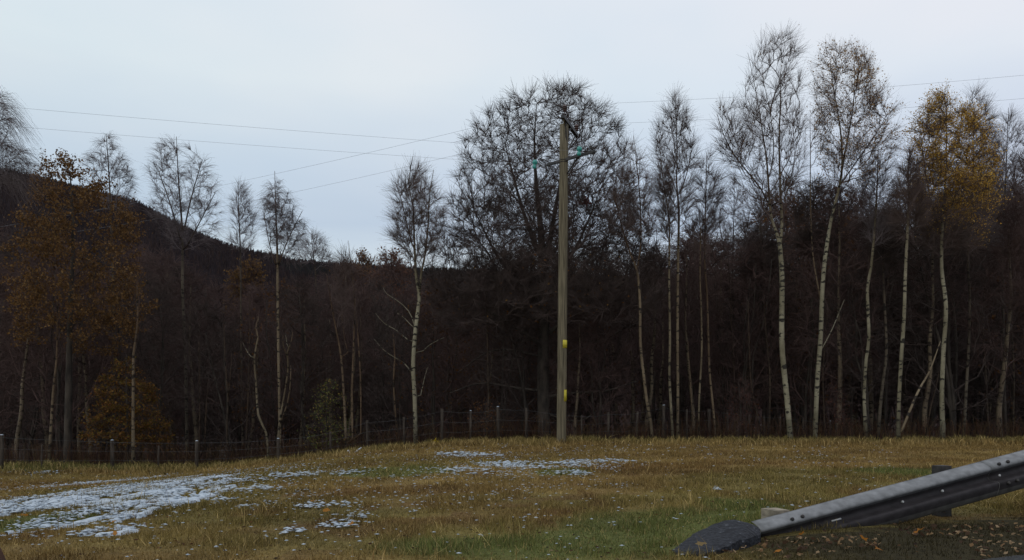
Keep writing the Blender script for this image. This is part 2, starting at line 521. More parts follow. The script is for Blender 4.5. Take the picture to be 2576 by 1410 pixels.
def crown_targets(profile, depth, n, rng, hollow=0.5, clump=0.0):
    """points through a crown whose silhouette is the profile [(row, left, right), ...] at that depth"""
    pr = np.array(sorted(profile), float)
    m_ = 26.0 / depth                                         # twigs reach beyond the branch tips, so the branches stop short of the outline
    mid = (pr[:, 1] + pr[:, 2]) / 2; hw = np.maximum((pr[:, 2] - pr[:, 1]) / 2 - 8 * m_, 4)
    pr[:, 1] = mid - hw; pr[:, 2] = mid + hw
    pr[:, 0] += 13 * m_ * (1 - (pr[:, 0] - pr[0, 0]) / (pr[-1, 0] - pr[0, 0]))
    rows = np.linspace(pr[0, 0], pr[-1, 0], 80)
    xl = np.interp(rows, pr[:, 0], pr[:, 1]); xr = np.interp(rows, pr[:, 0], pr[:, 2])
    w = (xr - xl) ** 1.3 + 1; w /= w.sum()
    i = rng.choice(80, n, p=w)
    row = rows[i] + rng.uniform(-3, 3, n)
    c = (xl[i] + xr[i]) / 2; h = (xr[i] - xl[i]) / 2
    a = rng.uniform(0, 2 * math.pi, n); r = rng.uniform(0, 1, n) ** hollow
    k = depth / F
    x = (c - CX) * k + np.cos(a) * r * h * k
    y = depth + np.sin(a) * r * h * k * 0.9
    z = CAM_Z + (HR - row) * k
    T = np.stack([x, y, z], 1)
    if clump:
        C = T[rng.choice(n, max(4, n // 18), replace=False)]
        j = np.argmin(((T[:, None] - C[None]) ** 2).sum(2), axis=1)
        T = T + (C[j] - T) * clump
    return T


def stem_world(ctrl, depth, rng, step=0.35, root=True, lean=0.0):
    """control rows (px, row, width in px) -> smooth world line with radii"""
    k = depth / F
    pts = []
    for j, (px, row, w) in enumerate(ctrl):
        p = P(px, row, depth); pts.append([*p, w * k * 0.37])
    pts = np.array(pts)
    if root:
        g = float(G(pts[0, 0], depth))
        b = pts[0].copy(); b[2] = g - 0.15
        if pts[0, 2] - g > 0.05:
            b[3] *= 1.15; pts = np.vstack([b, pts])
        else:
            pts[0, 2] = g - 0.15; pts[0, 3] *= 1.25
    pts[1:, 1] += np.cumsum(rng.normal(0, 0.05, len(pts) - 1)) + lean * (pts[1:, 2] - pts[0, 2])
    return smooth_line(pts, step)


def make_tree(name, label, cat, depth, stems, profile=None, n=200, tw=1200, bark='bark_pale', twig='twig', limbs=(), seed=1,
              up=0.8, updir=0.55, droop=0.12, tlen=(0.3, 0.75), r_tip=0.0048, r_tw=0.0036, leaves=0, leaf_cols=None, leaf_size=0.05,
              leaf_where=None, zmin_row=None, expo=0.5, wig=0.035, spread=0.42, group=None, hollow=0.5, upb=0.25, extra_profile=None, clump=0.15):
    rng = np.random.default_rng(seed)
    S = [stem_world(stems[0], depth, rng)] + [stem_world(s, depth, rng, root=False) for s in stems[1:]]
    for k in range(1, len(S)):                                # forks start on the first stem, whatever its sway in depth
        j = np.argmin(np.abs(S[0][:, 2] - S[k][0, 2])); dy = S[0][j, 1] - S[k][0, 1]
        near = np.linalg.norm(S[0][j, [0, 2]] - S[k][0, [0, 2]]) < 0.6
        if near:
            S[k][:, 1] += dy * np.linspace(1, 0.6, len(S[k])); S[k][0, :3] = S[0][j, :3]
            side = rng.choice([-1, 1]) * 0.10
            S[k][:, 1] += side * (S[k][:, 2] - S[k][0, 2])
    base = S[0][0, :3]
    t = thing(name, label, cat, (base[0], base[1], float(G(base[0], base[1]))), group)
    b = Bag()
    for s in S:
        b.tube(s[:, :3], s[:, 3], 9 if s[0, 3] > 0.05 else 6, True, bark_tint(s[:, 3], s[:, 2] - S[0][0, 2]))
    b.build('trunk', M[bark], t)
    Ls = []
    for ctrl in limbs:
        l = stem_world(ctrl, depth, rng, root=False, step=0.2)
        j = np.argmin(np.linalg.norm(S[0][:, [0, 2]] - l[0, [0, 2]], axis=1))
        l[:, 1] += S[0][j, 1] - depth; l[0, :3] = S[0][j, :3]
        lb = Bag(); lb.tube(l[:, :3], l[:, 3], 6, True, (0.85, 0.85, 0.9)); lb.build('limb', M[bark], t)
        Ls.append(l)
    if profile is None:
        if tw:                                                # a few bare shoots on the stems
            al = np.vstack(S); al = al[al[:, 2] > base[2] + 2.5]
            if len(al) > 2:
                Pn, R = twigs(al[:, :3], unit(np.gradient(al[:, :3], axis=0)), np.ones(len(al)), tw, rng, *tlen, droop, r_tw, spread, 4, 0.3)
                cb = Bag(); V, Fq = tubes(Pn, R, 3); cb.add(V, Fq); cb.build('crown', M[twig], t)
        return t
    T = crown_targets(profile, depth, n, rng, hollow, clump)
    if extra_profile:
        for pr, nn in extra_profile:
            T = np.vstack([T, crown_targets(pr, depth, nn, rng, hollow)])
    zmin = None if zmin_row is None else CAM_Z + (HR - zmin_row) / F * depth
    lines, pos, dr, cnt = grow(S + Ls, T, rng, up, updir, wig, 0.4, r_tip, expo, zmin)
    cb = Bag(); line_bag(cb, lines)
    if tw:
        Pn, R = twigs(pos, dr, cnt, tw, rng, *tlen, droop, r_tw, spread, 3 if droop > 0.25 else 2, upb)
        V, Fq = tubes(Pn, R, 3); cb.add(V, Fq)
    cb.build('crown', M[twig], t)
    if leaves:
        if tw:
            i = rng.integers(0, tw, leaves); q = rng.uniform(0.2, 1, leaves)[:, None]
            C = Pn[i, 0] * (1 - q) + Pn[i, -1] * q
        else:
            C = pos[rng.integers(0, len(pos), leaves)]
        C = C + rng.normal(0, 0.06, C.shape)
        q3 = sum(np.sin(C[:, 0] * a_ + 2.1 * np.sin(C[:, 1] * b_)) * np.sin(C[:, 2] * c_ + 1.7 * np.sin(C[:, 0] * b_)) for a_, b_, c_ in ((2.3, 1.9, 2.9), (5.1, 4.3, 5.7), (9.0, 7.0, 10.0)))
        C = C[q3 > rng.uniform(-1.7, 0.7, len(C))]
        if leaf_where is not None:
            C = C[leaf_where(C, rng)]
        V, Fq = leaf_quads(C, leaf_size, rng)
        struct(mesh_obj('foliage', V, [Fq], M['leaf'], t, pick(leaf_cols, len(Fq), rng, 0.3)), 'stuff')
    return t


# ------------------------------------------------------------------ field: colour, cover and snow
def blob_field(blobs):
    out = []
    for px, row, wx, hr in blobs:
        x, y = gp(px, row); k = y / F
        y1 = gp(px, row - hr)[1]; y2 = gp(px, row + hr)[1]
        out.append((x, y, wx * k, max(0.12, (y1 - y2) / 2), (y1 + y2) / 2))
    return out


def blob_val(blobs, x, y):
    v = np.zeros_like(x)
    for bx, by, rx, ry, yc in blobs:
        v = np.maximum(v, 1 - ((x - bx) / rx) ** 2 - ((y - yc) / ry) ** 2)
    return np.clip(v, 0, 1)


SNOW = blob_field([(110, 1264, 190, 36), (330, 1254, 190, 28), (255, 1300, 150, 44), (450, 1254, 100, 24), (20, 1290, 110, 26), (280, 1340, 100, 14),
                   (350, 1207, 45, 9), (395, 1212, 35, 5)])
SNOW2 = blob_field([(640, 1208, 110, 10), (770, 1197, 90, 7), (860, 1193, 60, 6), (1300, 1174, 120, 11), (1400, 1170, 110, 8), (1510, 1163, 110, 5),
                    (1170, 1190, 80, 10), (1440, 1195, 60, 7), (1200, 1147, 80, 6), (735, 1343, 45, 9), (860, 1325, 60, 10), (810, 1276, 75, 7),
                    (1130, 1143, 50, 4), (650, 1235, 70, 8), (560, 1262, 50, 5), (30, 1357, 60, 6), (160, 1350, 40, 6), (900, 1305, 40, 6),
                    (1820, 1240, 30, 6), (620, 1280, 40, 5), (1330, 1307, 40, 4), (20, 1187, 60, 5), (130, 1190, 60, 4), (2500, 1133, 50, 3)])
GREEN = blob_field([(1000, 1190, 190, 17), (1420, 1190, 90, 12), (1300, 1385, 420, 40), (1700, 1330, 330, 55), (1550, 1370, 300, 50), (1900, 1280, 120, 30),
                    (120, 1180, 340, 12), (60, 1320, 150, 30), (2010, 1107, 180, 6), (2300, 1190, 160, 14)])
SOIL_A = np.array([1.95, 5.95]); SOIL_D = np.array([0.953, 0.303])


def soil_val(x, y):
    """bare leafy earth on the road side of the rail"""
    s = (x - SOIL_A[0]) * SOIL_D[0] + (y - SOIL_A[1]) * SOIL_D[1]
    n = -(x - SOIL_A[0]) * SOIL_D[1] + (y - SOIL_A[1]) * SOIL_D[0]
    n = n + 0.25 * (fbm(x * 2, y * 2, 77) - 0.5)
    return sstep((0.12 - n) / 0.35) * sstep((s + 1.0) / 1.0)


def field_col(x, y):
    n1 = fbm(x / 2.2, y / 1.6, 11); n2 = fbm(x / 0.45, y / 0.6, 21); n3 = fbm(x / 5.5, y / 3.0, 31)
    brown = np.array([0.162, 0.099, 0.034]); ochre = np.array([0.250, 0.174, 0.061]); olive = np.array([0.148, 0.124, 0.037])
    green = np.array([0.075, 0.110, 0.030]); rust = np.array([0.130, 0.070, 0.030]); dark = np.array([0.036, 0.029, 0.012])
    c = brown + (ochre - brown) * sstep((n1 - 0.35) / 0.35)[..., None]
    c = c + (olive - c) * (0.75 * sstep((n3 - 0.45) / 0.2))[..., None]
    c = c + (rust - c) * (0.6 * sstep((n2 - 0.55) / 0.2))[..., None]
    far = sstep((y - 13) / 8)
    c = c + (ochre * 0.85 - c) * (0.45 * far)[..., None]
    n5 = fbm(x / 0.9, y / 0.8, 71)
    c = c * (0.62 + 0.76 * n5)[..., None]
    g = blob_val(GREEN, x, y); g = g * sstep((g * 0.7 + n2 + 0.6 * n5 - 0.72) / 0.35)
    c = c + (green - c) * np.clip(g * 1.2, 0, 0.68)[..., None]
    edge = sstep((y - 23.5) / 2.5)
    c = c + (np.array([0.125, 0.105, 0.034]) - c) * (0.75 * edge)[..., None]
    s = soil_val(x, y)
    c = c + (dark - c) * s[..., None]
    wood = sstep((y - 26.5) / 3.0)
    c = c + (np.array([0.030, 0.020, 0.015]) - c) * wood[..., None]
    return c


def axis_pts(a, b, fine, lo, hi, grow_=1.12):
    v = list(np.arange(lo, hi + 1e-6, fine)); st = fine
    while v[-1] < b:
        st *= grow_; v.append(v[-1] + st)
    st = fine; h = []
    u = lo
    while u > a:
        st *= grow_; u -= st; h.append(u)
    return np.array(h[::-1] + v)


xs = axis_pts(-500, 500, 0.2, -17, 17); ys = axis_pts(-60, 420, 0.2, 3.5, 28)
gx, gy = np.meshgrid(xs, ys)
gz = G(gx, gy)
nx_, ny_ = len(xs), len(ys)
idx = np.arange(nx_ * ny_).reshape(ny_, nx_)
Fq = np.stack([idx[:-1, :-1], idx[:-1, 1:], idx[1:, 1:], idx[1:, :-1]], -1).reshape(-1, 4)
cx_ = (gx[:-1, :-1] + gx[1:, 1:]) / 2; cy_ = (gy[:-1, :-1] + gy[1:, 1:]) / 2
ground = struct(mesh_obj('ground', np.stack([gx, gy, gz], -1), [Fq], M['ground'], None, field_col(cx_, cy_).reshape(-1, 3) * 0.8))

# the lay-by road that just shows in the corner
rb = []
for s in np.linspace(-6, 12, 60):
    for w in (0.0, -0.6, -1.6, -3.2):
        e = np.array([3.30, 4.93]) + np.array([0.83, 0.55]) * s + np.array([0.55, -0.83]) * (-w) + np.array([0.55, -0.83]) * 0.10 * math.sin(s * 3.1) * (w == 0)
        rb.append((e[0], e[1], float(G(e[0], e[1])) + 0.012))
ri = np.arange(60 * 4).reshape(60, 4)
struct(mesh_obj('road', rb, [np.stack([ri[:-1, :-1], ri[:-1, 1:], ri[1:, 1:], ri[1:, :-1]], -1).reshape(-1, 4)], M['asphalt']))

# ------------------------------------------------------------------ far hill with its wood
RIDGE = np.array([(-2500, 120), (-1200, 230), (-500, 338), (0, 446), (150, 472), (340, 522), (480, 586), (600, 634), (740, 666), (900, 672), (1050, 682),
                  (1400, 690), (1700, 694), (2100, 700), (2576, 704), (3600, 690), (6000, 720)], float)
HD = 700.0


def hill_z(x, y):
    px = CX + x / y * F
    row = np.interp(px, RIDGE[:, 0], RIDGE[:, 1])
    top = CAM_Z + (HR - row) / F * HD - 7
    return -4.5 + (top + 4.5) * sstep((y - 150) / (HD - 150)) ** 1.1 - np.clip(y - HD, 0, 1e9) * 0.1 + 6 * (fbm(x / 60, y / 60, 5) - 0.5)


hy = np.concatenate([np.linspace(140, 720, 60), np.linspace(750, 1200, 8)])
hu = np.linspace(-1.9, 1.9, 300)
HX = hu[None, :] * hy[:, None]; HY = np.repeat(hy[:, None], 300, 1)
hi_ = np.arange(HX.size).reshape(HX.shape)
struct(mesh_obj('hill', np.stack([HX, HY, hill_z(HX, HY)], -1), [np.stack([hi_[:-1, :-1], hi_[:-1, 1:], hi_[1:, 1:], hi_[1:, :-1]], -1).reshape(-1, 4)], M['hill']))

rng = np.random.default_rng(5)
nt = 40000                                                    # bare brushwood clothing the hill, far too much of it to count
inb = rng.random(nt) < 0.72
u = np.where(inb, rng.uniform(-0.75, 0.02, nt), rng.uniform(-0.78, 0.78, nt))
y = np.where(inb, 330 + 378 * rng.uniform(0, 1, nt) ** 0.8, 180 + (HD - 172) * rng.uniform(0, 1, nt) ** 0.7)
x = u * y
h = rng.uniform(2.0, 5.2, nt) * (0.5 + 0.5 * y / HD) * (0.7 + 0.6 * fbm(x / 25, y / 25, 12)); a = rng.uniform(0, 6.28, nt); ln = rng.uniform(0, 0.45, nt) * h
p0 = np.stack([x, y, hill_z(x, y) - 0.6], 1)
p1 = p0 + np.stack([np.cos(a) * ln, np.sin(a) * ln, h], 1)
r_ = h * rng.uniform(0.07, 0.16, nt)
V, Fq = tubes(np.stack([p0, p1], 1), np.stack([r_, r_ * 0.25], 1), 3, rng)
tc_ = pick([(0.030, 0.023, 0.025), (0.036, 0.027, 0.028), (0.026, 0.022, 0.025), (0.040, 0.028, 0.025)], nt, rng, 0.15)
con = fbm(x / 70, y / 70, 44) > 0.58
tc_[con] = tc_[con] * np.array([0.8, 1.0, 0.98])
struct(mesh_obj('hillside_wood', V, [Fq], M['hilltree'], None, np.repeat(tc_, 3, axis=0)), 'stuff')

# ------------------------------------------------------------------ dense wood behind the fence
def proto(seed, height, width, base_frac, n, tw, bark, twig, stems=1, up=0.6, droop=0.2, leafc=None, leaves=0, r_tw=0.007):
    """one bare tree in metres round its own foot; its copies stand through the wood"""
    rng = np.random.default_rng(seed)
    S = []
    for k in range(stems):
        a = rng.uniform(0, 6.28); ln = rng.uniform(0.02, 0.10) + 0.06 * (stems > 1)
        hts = np.linspace(-0.15, height * rng.uniform(0.82, 0.97), 7)
        pts = [[math.cos(a) * ln * z_ + rng.normal(0, 0.06), math.sin(a) * ln * z_ + rng.normal(0, 0.06), z_, (0.012 * height) * (1 - 0.85 * max(0, z_) / height) / stems ** 0.5] for z_ in hts]
        S.append(smooth_line(pts, 0.4))
    zc = rng.uniform(0, 1, n) ** 0.8
    wz = np.interp(zc, [0, 0.35, 0.7, 1], [0.55, 1, 0.75, 0.12]) * width / 2
    a = rng.uniform(0, 6.28, n); r = rng.uniform(0, 1, n) ** 0.5
    c = np.array([np.interp(base_frac * height + zc * (1 - base_frac) * height, S[0][:, 2], S[0][:, k]) for k in (0, 1)]).T
    T = np.stack([c[:, 0] + np.cos(a) * r * wz, c[:, 1] + np.sin(a) * r * wz, base_frac * height + zc * (1 - base_frac) * height], 1)
    lines, pos, dr, cnt = grow(S, T, rng, up, 0.5, 0.05, 0.6, 0.009, 0.5, base_frac * height * 0.7)
    tb = Bag()
    for s_ in S:
        tb.tube(s_[:, :3], s_[:, 3], 6, True, (1.35, 1.25, 1.15))
    cb = Bag(); line_bag(cb, lines)
    Pn, R = twigs(pos, dr, cnt, tw, rng, 0.4, 1.0, droop, r_tw, 0.75, 3, 0.15)
    V, Fq = tubes(Pn, R, 3); cb.add(V, Fq)
    out = [(tb, 'trunk', M[bark]), (cb, 'crown', M[twig])]
    lf = None
    if leaves:
        i = rng.integers(0, tw, leaves); C = Pn[i, 0] * 0.4 + Pn[i, -1] * 0.6 + rng.normal(0, 0.08, (leaves, 3))
        V, Fq = leaf_quads(C, 0.10, rng); lf = (V, Fq, pick(leafc, leaves, rng, 0.3))
    return out, lf


PROTO = {}


def plant(kind, name, label, cat, x, y, scale, rot, group):
    """first use builds the meshes, later uses copy the thing and each part"""
    loc = (float(x), float(y), float(G(x, y)) - 0.05)
    if kind not in PROTO:
        parts, lf = proto(*KINDS[kind][0], **KINDS[kind][1])
        t = thing(name, label, cat, (0, 0, 0), group)
        for b, nm, m in parts:
            b.build(nm, m, t)
        if lf:
            struct(mesh_obj('foliage', lf[0], [lf[1]], M['leaf'], t, lf[2]), 'stuff')
        PROTO[kind] = t
    else:
        src = PROTO[kind]
        t = src.copy(); COL.objects.link(t)
        for c in src.children:
            d = c.copy(); COL.objects.link(d); d.parent = t
        t['label'] = label; t['group'] = group
    t.location = loc; t.scale = (scale, scale, scale * random.uniform(0.92, 1.08)); t.rotation_euler = (0, 0, rot)
    return t


KINDS = {
    'a': ((101, 8.0, 3.2, 0.30, 170, 1500, 'bark_dull', 'twig_purple'), {}),
    'b': ((102, 8.5, 4.2, 0.22, 220, 1800, 'bark_dark', 'twig_dark'), dict(stems=2)),
    'c': ((103, 7.0, 3.6, 0.15, 200, 1700, 'bark_dark', 'twig_purple'), dict(stems=3)),
    'd': ((104, 9.0, 2.6, 0.45, 130, 1100, 'bark_dull', 'twig_purple'), {}),
    'e': ((105, 7.5, 4.6, 0.12, 230, 1900, 'bark_dark', 'twig_dark'), dict(stems=2, up=0.35)),
    'f': ((106, 6.5, 3.8, 0.15, 180, 1300, 'bark_dark', 'twig_purple'), dict(stems=2, leafc=[(0.10, 0.045, 0.018), (0.075, 0.04, 0.02), (0.13, 0.06, 0.02)], leaves=900)),
}
LAB = {'a': ('young_birch', 'slender grey stemmed birch'),
       'b': ('bare_alder', 'dark twin stemmed bare tree'),
       'c': ('bare_thicket_tree', 'purple brown many stemmed bare tree'),
       'd': ('pole_birch', 'narrow high crowned birch'),
       'e': ('spreading_bare_tree', 'wide low branched bare tree'),
       'f': ('russet_tree', 'small russet leaved tree')}
WOOD_GROUP = {k: {'a': 'slender birches in the dark wood', 'b': 'twin stemmed bare trees in the wood', 'c': 'thicket trees in the wood',
                  'd': 'narrow birches in the wood', 'e': 'spreading bare trees in the wood', 'f': 'russet leaved trees in the wood'}[k] for k in KINDS}
MARKS = [(-200, 'the left picture edge'), (90, 'the thin leaning grey birch'), (230, 'the left side of the orange beech bush'), (340, 'the stem before the beech bush'), (430, 'the fan shaped birch'), (530, 'the very thin forked birch'),
         (640, 'the crooked dead stem'), (710, 'the wishbone stem'), (800, 'the green leaved bush'), (875, 'the triple stemmed birch'), (960, 'the white birch limbs'), (1045, 'the white forked birch'), (1130, 'the first thick post by the white birch'),
         (1230, 'the left limbs of the oak'), (1330, 'the oak trunk'), (1420, 'the wooden pole'), (1520, 'the right limbs of the oak'), (1620, 'the curved warm birch'), (1695, 'the close birch pair'), (1775, 'the thin twisted birch'),
         (1880, 'the curved grey stem'), (1975, 'the stout twin birch'), (2060, 'the peach leaved birch'), (2120, 'the gap before the kinked birch'), (2190, 'the kinked birch'), (2265, 'the stick propped birch'), (2370, 'the golden birch'),
         (2440, 'the dull lilac birch'), (2530, 'the right picture edge')]


def where(px, y):
    m = min(MARKS, key=lambda q: abs(q[0] - px))[1]
    return (' close behind ' if y < 38 else ' behind ' if y < 50 else ' far behind ') + m


rng = np.random.default_rng(77)
slots = []
used = {}
for y0, y1, n_ in ((30.5, 35, 26), (35, 42, 46), (42, 52, 60), (52, 68, 70)):
    for k in range(n_):
        yy = rng.uniform(y0, y1)
        uu = -0.70 + 1.40 * (k + rng.uniform(0, 1)) / n_
        slots.append((uu * yy, yy))
for x_, y_ in slots:
    px = CX + x_ / y_ * F
    r_ = rng.random()
    kind = 'abcdef'[int(rng.choice(6, p=[0.25, 0.15, 0.18, 0.2, 0.12, 0.10]))]
    top_row = np.interp(px, [0, 350, 560, 750, 1000, 1200, 1700, 1850, 2000, 2200, 2576], [600, 640, 690, 690, 690, 640, 600, 560, 500, 490, 420])
    top_row += rng.uniform(-10, 130)
    need = CAM_Z + (HR - top_row) / F * y_ - float(G(x_, y_))
    lab = LAB[kind][1] + where(px, y_)
    if lab in used:                                           # tell near twins apart by the side they stand on, then by their size
        m_px = min(MARKS, key=lambda q: abs(q[0] - px))[0]
        for extra in (' on its left' if px < m_px else ' on its right', ' shorter' if need / KINDS[kind][0][1] < used[lab] else ' taller'):
            new = (extra.strip() + ' ' + lab) if extra in (' shorter', ' taller') else lab + extra
            if new not in used and len(new.split()) <= 16:
                lab = new
                break
    used[lab] = need / KINDS[kind][0][1]
    plant(kind, LAB[kind][0], lab, 'tree', x_, y_, max(0.45, need / KINDS[kind][0][1]), rng.uniform(0, 6.28), WOOD_GROUP[kind])

# the wood beyond, where no tree can be told from the next
rng = np.random.default_rng(78)
wb = Bag()
nw = 260
wy = rng.uniform(66, 170, nw); wx = rng.uniform(-0.75, 0.75, nw) * wy
for x_, y_ in zip(wx, wy):
    px = CX + x_ / y_ * F
    tr = np.interp(px, [0, 560, 750, 1000, 1200, 1700, 1850, 2100, 2576], [640, 700, 715, 715, 710, 700, 680, 640, 600]) + rng.uniform(0, 90)
    H = CAM_Z + (HR - tr) / F * y_ - float(G(x_, y_)); H = max(3, H)
    g = float(G(x_, y_)); k = 110
    zc = rng.uniform(0.02, 1, k); wz = np.interp(zc, [0, 0.4, 0.8, 1], [0.7, 1, 0.6, 0.1]) * H * 0.24
    a = rng.uniform(0, 6.28, k); r = rng.uniform(0.1, 1, k)
    p1 = np.stack([x_ + np.cos(a) * r * wz, y_ + np.sin(a) * r * wz, g + zc * H], 1)
    p0 = p1 - np.stack([np.cos(a) * 0.5, np.sin(a) * 0.5, np.full(k, 1.0)], 1) * rng.uniform(0.8, 2.0, (k, 1))
    V, Fq = tubes(np.stack([p0, p1], 1), np.stack([np.full(k, 0.05), np.full(k, 0.02)], 1) * y_ / 100, 3, rng); wb.add(V, Fq)
    wb.tube([(x_, y_, g - 0.2), (x_ + rng.normal(0, 0.3), y_, g + H * 0.5), (x_, y_, g + H * 0.95)], [0.12, 0.08, 0.03], 4, False)
struct(wb.build('woodland', M['twig_purple']), 'stuff')

# ------------------------------------------------------------------ bramble and dead stalks along the fence
rng = np.random.default_rng(9)
ub = Bag()
n = 9000
x = rng.uniform(-20, 21, n); y = rng.uniform(26.6, 34, n)
hgt = rng.uniform(0.25, 1.0, n) * (0.6 + 0.8 * fbm(x / 1.5, y / 1.5, 61)); a = rng.uniform(0, 6.28, n); ln = rng.uniform(0.05, 0.9, n) * hgt
t3 = np.array([0, 0.4, 0.75, 1.0])
Pn = np.stack([x[:, None] + np.cos(a)[:, None] * ln[:, None] * t3 ** 1.5, y[:, None] + np.sin(a)[:, None] * ln[:, None] * t3 ** 1.5,
               G(x, y)[:, None] - 0.03 + hgt[:, None] * np.array([0, 0.55, 0.95, 1.0]) - 0.5 * ln[:, None] * t3 ** 3], -1)
V, Fq = tubes(Pn, (0.006 * rng.uniform(0.6, 1.3, n))[:, None] * np.array([1, 0.9, 0.7, 0.4]), 3, rng)
cols = pick([(0.060, 0.034, 0.028), (0.050, 0.030, 0.028), (0.085, 0.050, 0.030), (0.12, 0.082, 0.045), (0.11, 0.052, 0.026)], n, rng) * (0.55 + 0.9 * fbm(x / 2.0, y / 1.5, 64))[:, None]
struct(mesh_obj('undergrowth', V, [Fq], M['leaf'], None, np.repeat(cols, len(Fq) // n, axis=0)), 'stuff')

# ------------------------------------------------------------------ the named trees
SEED = iter(range(300, 400))
# left
make_tree('birch_tree', 'pale birch cut by the picture edge with long hanging twigs, leftmost tree', 'tree', 24.0,
          [[(-75, 1180, 16), (-70, 900, 14), (-55, 650, 10), (-30, 430, 6), (-10, 230, 2)]],
          [(205, -20, 12), (260, -60, 28), (330, -110, 50), (400, -130, 76), (460, -120, 50)], 243, 3262, twig='twig_lilac', droop=0.9, upb=-0.1, tlen=(0.5, 1.1), seed=next(SEED),
          zmin_row=640)
T2C = [(0.165, 0.085, 0.030), (0.115, 0.060, 0.026), (0.23, 0.135, 0.055), (0.08, 0.042, 0.02), (0.14, 0.076, 0.024)]
make_tree('oak_tree', 'oak still full of orange brown leaves beside the hill, on the far left', 'tree', 29.0,
          [[(170, 1165, 22), (172, 950, 20), (180, 760, 16), (190, 600, 10), (185, 450, 4)]],
          [(385, 125, 180), (400, 75, 215), (440, 68, 285), (490, 60, 330), (560, 40, 350), (640, 25, 375), (740, 15, 390), (830, 30, 370), (880, 90, 300)], 400, 2600, bark='bark_dark', twig='twig_dark',
          up=0.2, updir=0.15, droop=0.0, tlen=(0.25, 0.6), leaves=27000, leaf_cols=T2C, leaf_size=0.09, seed=next(SEED), zmin_row=850, spread=0.9)
make_tree('birch_tree', 'hazy bare birch rising behind the orange brown oak', 'tree', 36.0,
          [[(290, 1160, 9), (288, 800, 8), (284, 560, 6), (278, 430, 4), (272, 340, 1.5)]],
          [(328, 262, 284), (370, 230, 318), (430, 212, 340), (490, 222, 345), (530, 250, 330)], 186, 3262, bark='bark_dull', twig='twig_lilac', seed=next(SEED), zmin_row=560, droop=0.5)
make_tree('birch_tree', 'broad fan shaped bare birch standing dark against the hill slope', 'tree', 33.0,
          [[(472, 1160, 11), (468, 900, 10), (462, 740, 9), (461, 590, 7), (452, 450, 4), (445, 345, 1.5)],
           [(462, 600, 6), (480, 500, 4), (505, 400, 2)], [(461, 620, 6), (430, 520, 4), (395, 430, 2)], [(462, 640, 5), (510, 560, 3.5), (548, 490, 2)]],
          [(340, 425, 465), (365, 395, 500), (410, 368, 530), (470, 362, 555), (540, 372, 566), (600, 400, 560), (630, 430, 540)], 373, 5655, bark='bark_dull', twig='twig_lilac', seed=next(SEED), zmin_row=660, droop=0.4)
make_tree('birch_tree', 'small narrow bare birch between the fan shaped birch and the weeping birch', 'tree', 38.0,
          [[(612, 1150, 7), (608, 850, 6), (606, 640, 5), (602, 540, 3), (600, 460, 1.2)]],
          [(452, 595, 612), (490, 578, 632), (550, 570, 645), (600, 575, 648), (640, 590, 636)], 157, 2175, bark='bark_dull', twig='twig_lilac', seed=next(SEED), zmin_row=680)
make_tree('birch_tree', 'bare weeping birch with twisted pale fork low in its crown above the dark wood', 'tree', 31.0,
          [[(703, 1140, 9), (700, 900, 9), (697, 760, 9), (696, 650, 8), (692, 540, 4.5), (690, 430, 1.5)], [(697, 680, 5), (680, 620, 3), (668, 540, 2)], [(697, 670, 5), (720, 600, 3.5), (755, 525, 2)]],
          [(425, 678, 700), (450, 662, 728), (500, 655, 745), (550, 655, 775), (600, 660, 775), (645, 672, 745)], 243, 4132, bark='bark_warm', twig='twig_lilac', seed=next(SEED), zmin_row=720, droop=0.6, upb=0.0)
make_tree('birch_tree', 'stunted bare tree with a thin flat crown above the wood, right of the weeping birch', 'tree', 44.0,
          [[(800, 1140, 6), (798, 850, 5.5), (795, 700, 4), (785, 590, 1.2)]],
          [(580, 770, 800), (600, 750, 822), (635, 738, 850), (665, 750, 850)], 128, 1957, bark='bark_dull', twig='twig_lilac', seed=next(SEED), zmin_row=760)
make_tree('birch_tree', 'triple stemmed slender birch by the snow dusted stick', 'tree', 27.6,
          [[(872, 1140, 8), (866, 1010, 8), (858, 900, 7), (845, 830, 5), (832, 760, 3.5), (822, 690, 1.5)],
           [(888, 1130, 7), (884, 1000, 7), (884, 900, 6.5), (884, 760, 5), (872, 640, 2.5), (866, 595, 1)], [(908, 1118, 6), (905, 960, 6), (898, 860, 5), (886, 740, 3)],
           [(884, 910, 4), (866, 860, 2.5), (855, 790, 1.5)]],
          [(598, 852, 888), (640, 842, 900), (690, 820, 905), (760, 830, 912), (820, 850, 915)], 128, 913, bark='bark_warm', twig='twig', seed=next(SEED), zmin_row=880)
make_tree('broken_birch', 'pale crooked dead birch stem curving at its foot, snapped short', 'tree', 27.4,
          [[(673, 1150, 8), (668, 1090, 8), (650, 1045, 8), (644, 960, 7), (640, 900, 7), (648, 850, 6), (643, 825, 4.5), (649, 798, 1.5)]],
          limbs=[[(640, 905, 3), (625, 890, 2), (610, 862, 1)]], tw=0, seed=next(SEED))
make_tree('broken_birch', 'pale dead birch stem with a wishbone loop and forked top, right of the crooked one', 'tree', 27.4,
          [[(700, 1150, 8), (703, 1070, 8), (718, 985, 6), (728, 925, 6.5), (728, 890, 6), (737, 865, 3.5), (742, 835, 1.5)], [(728, 900, 4), (718, 872, 3), (716, 845, 1.2)],
           [(703, 1065, 5), (718, 1035, 4.5), (729, 985, 4.5), (729, 920, 4.5)]],
          limbs=[[(728, 880, 2.5), (725, 855, 2), (724, 838, 1)]], tw=0, seed=next(SEED))
make_tree('birch_tree', 'thin leaning grey birch left of the orange beech bush', 'tree', 27.8,
          [[(122, 1170, 9), (128, 1070, 9), (134, 980, 8), (140, 900, 6), (143, 800, 4), (143, 720, 2)]], None, 0, 25, bark='bark_warm', seed=next(SEED))
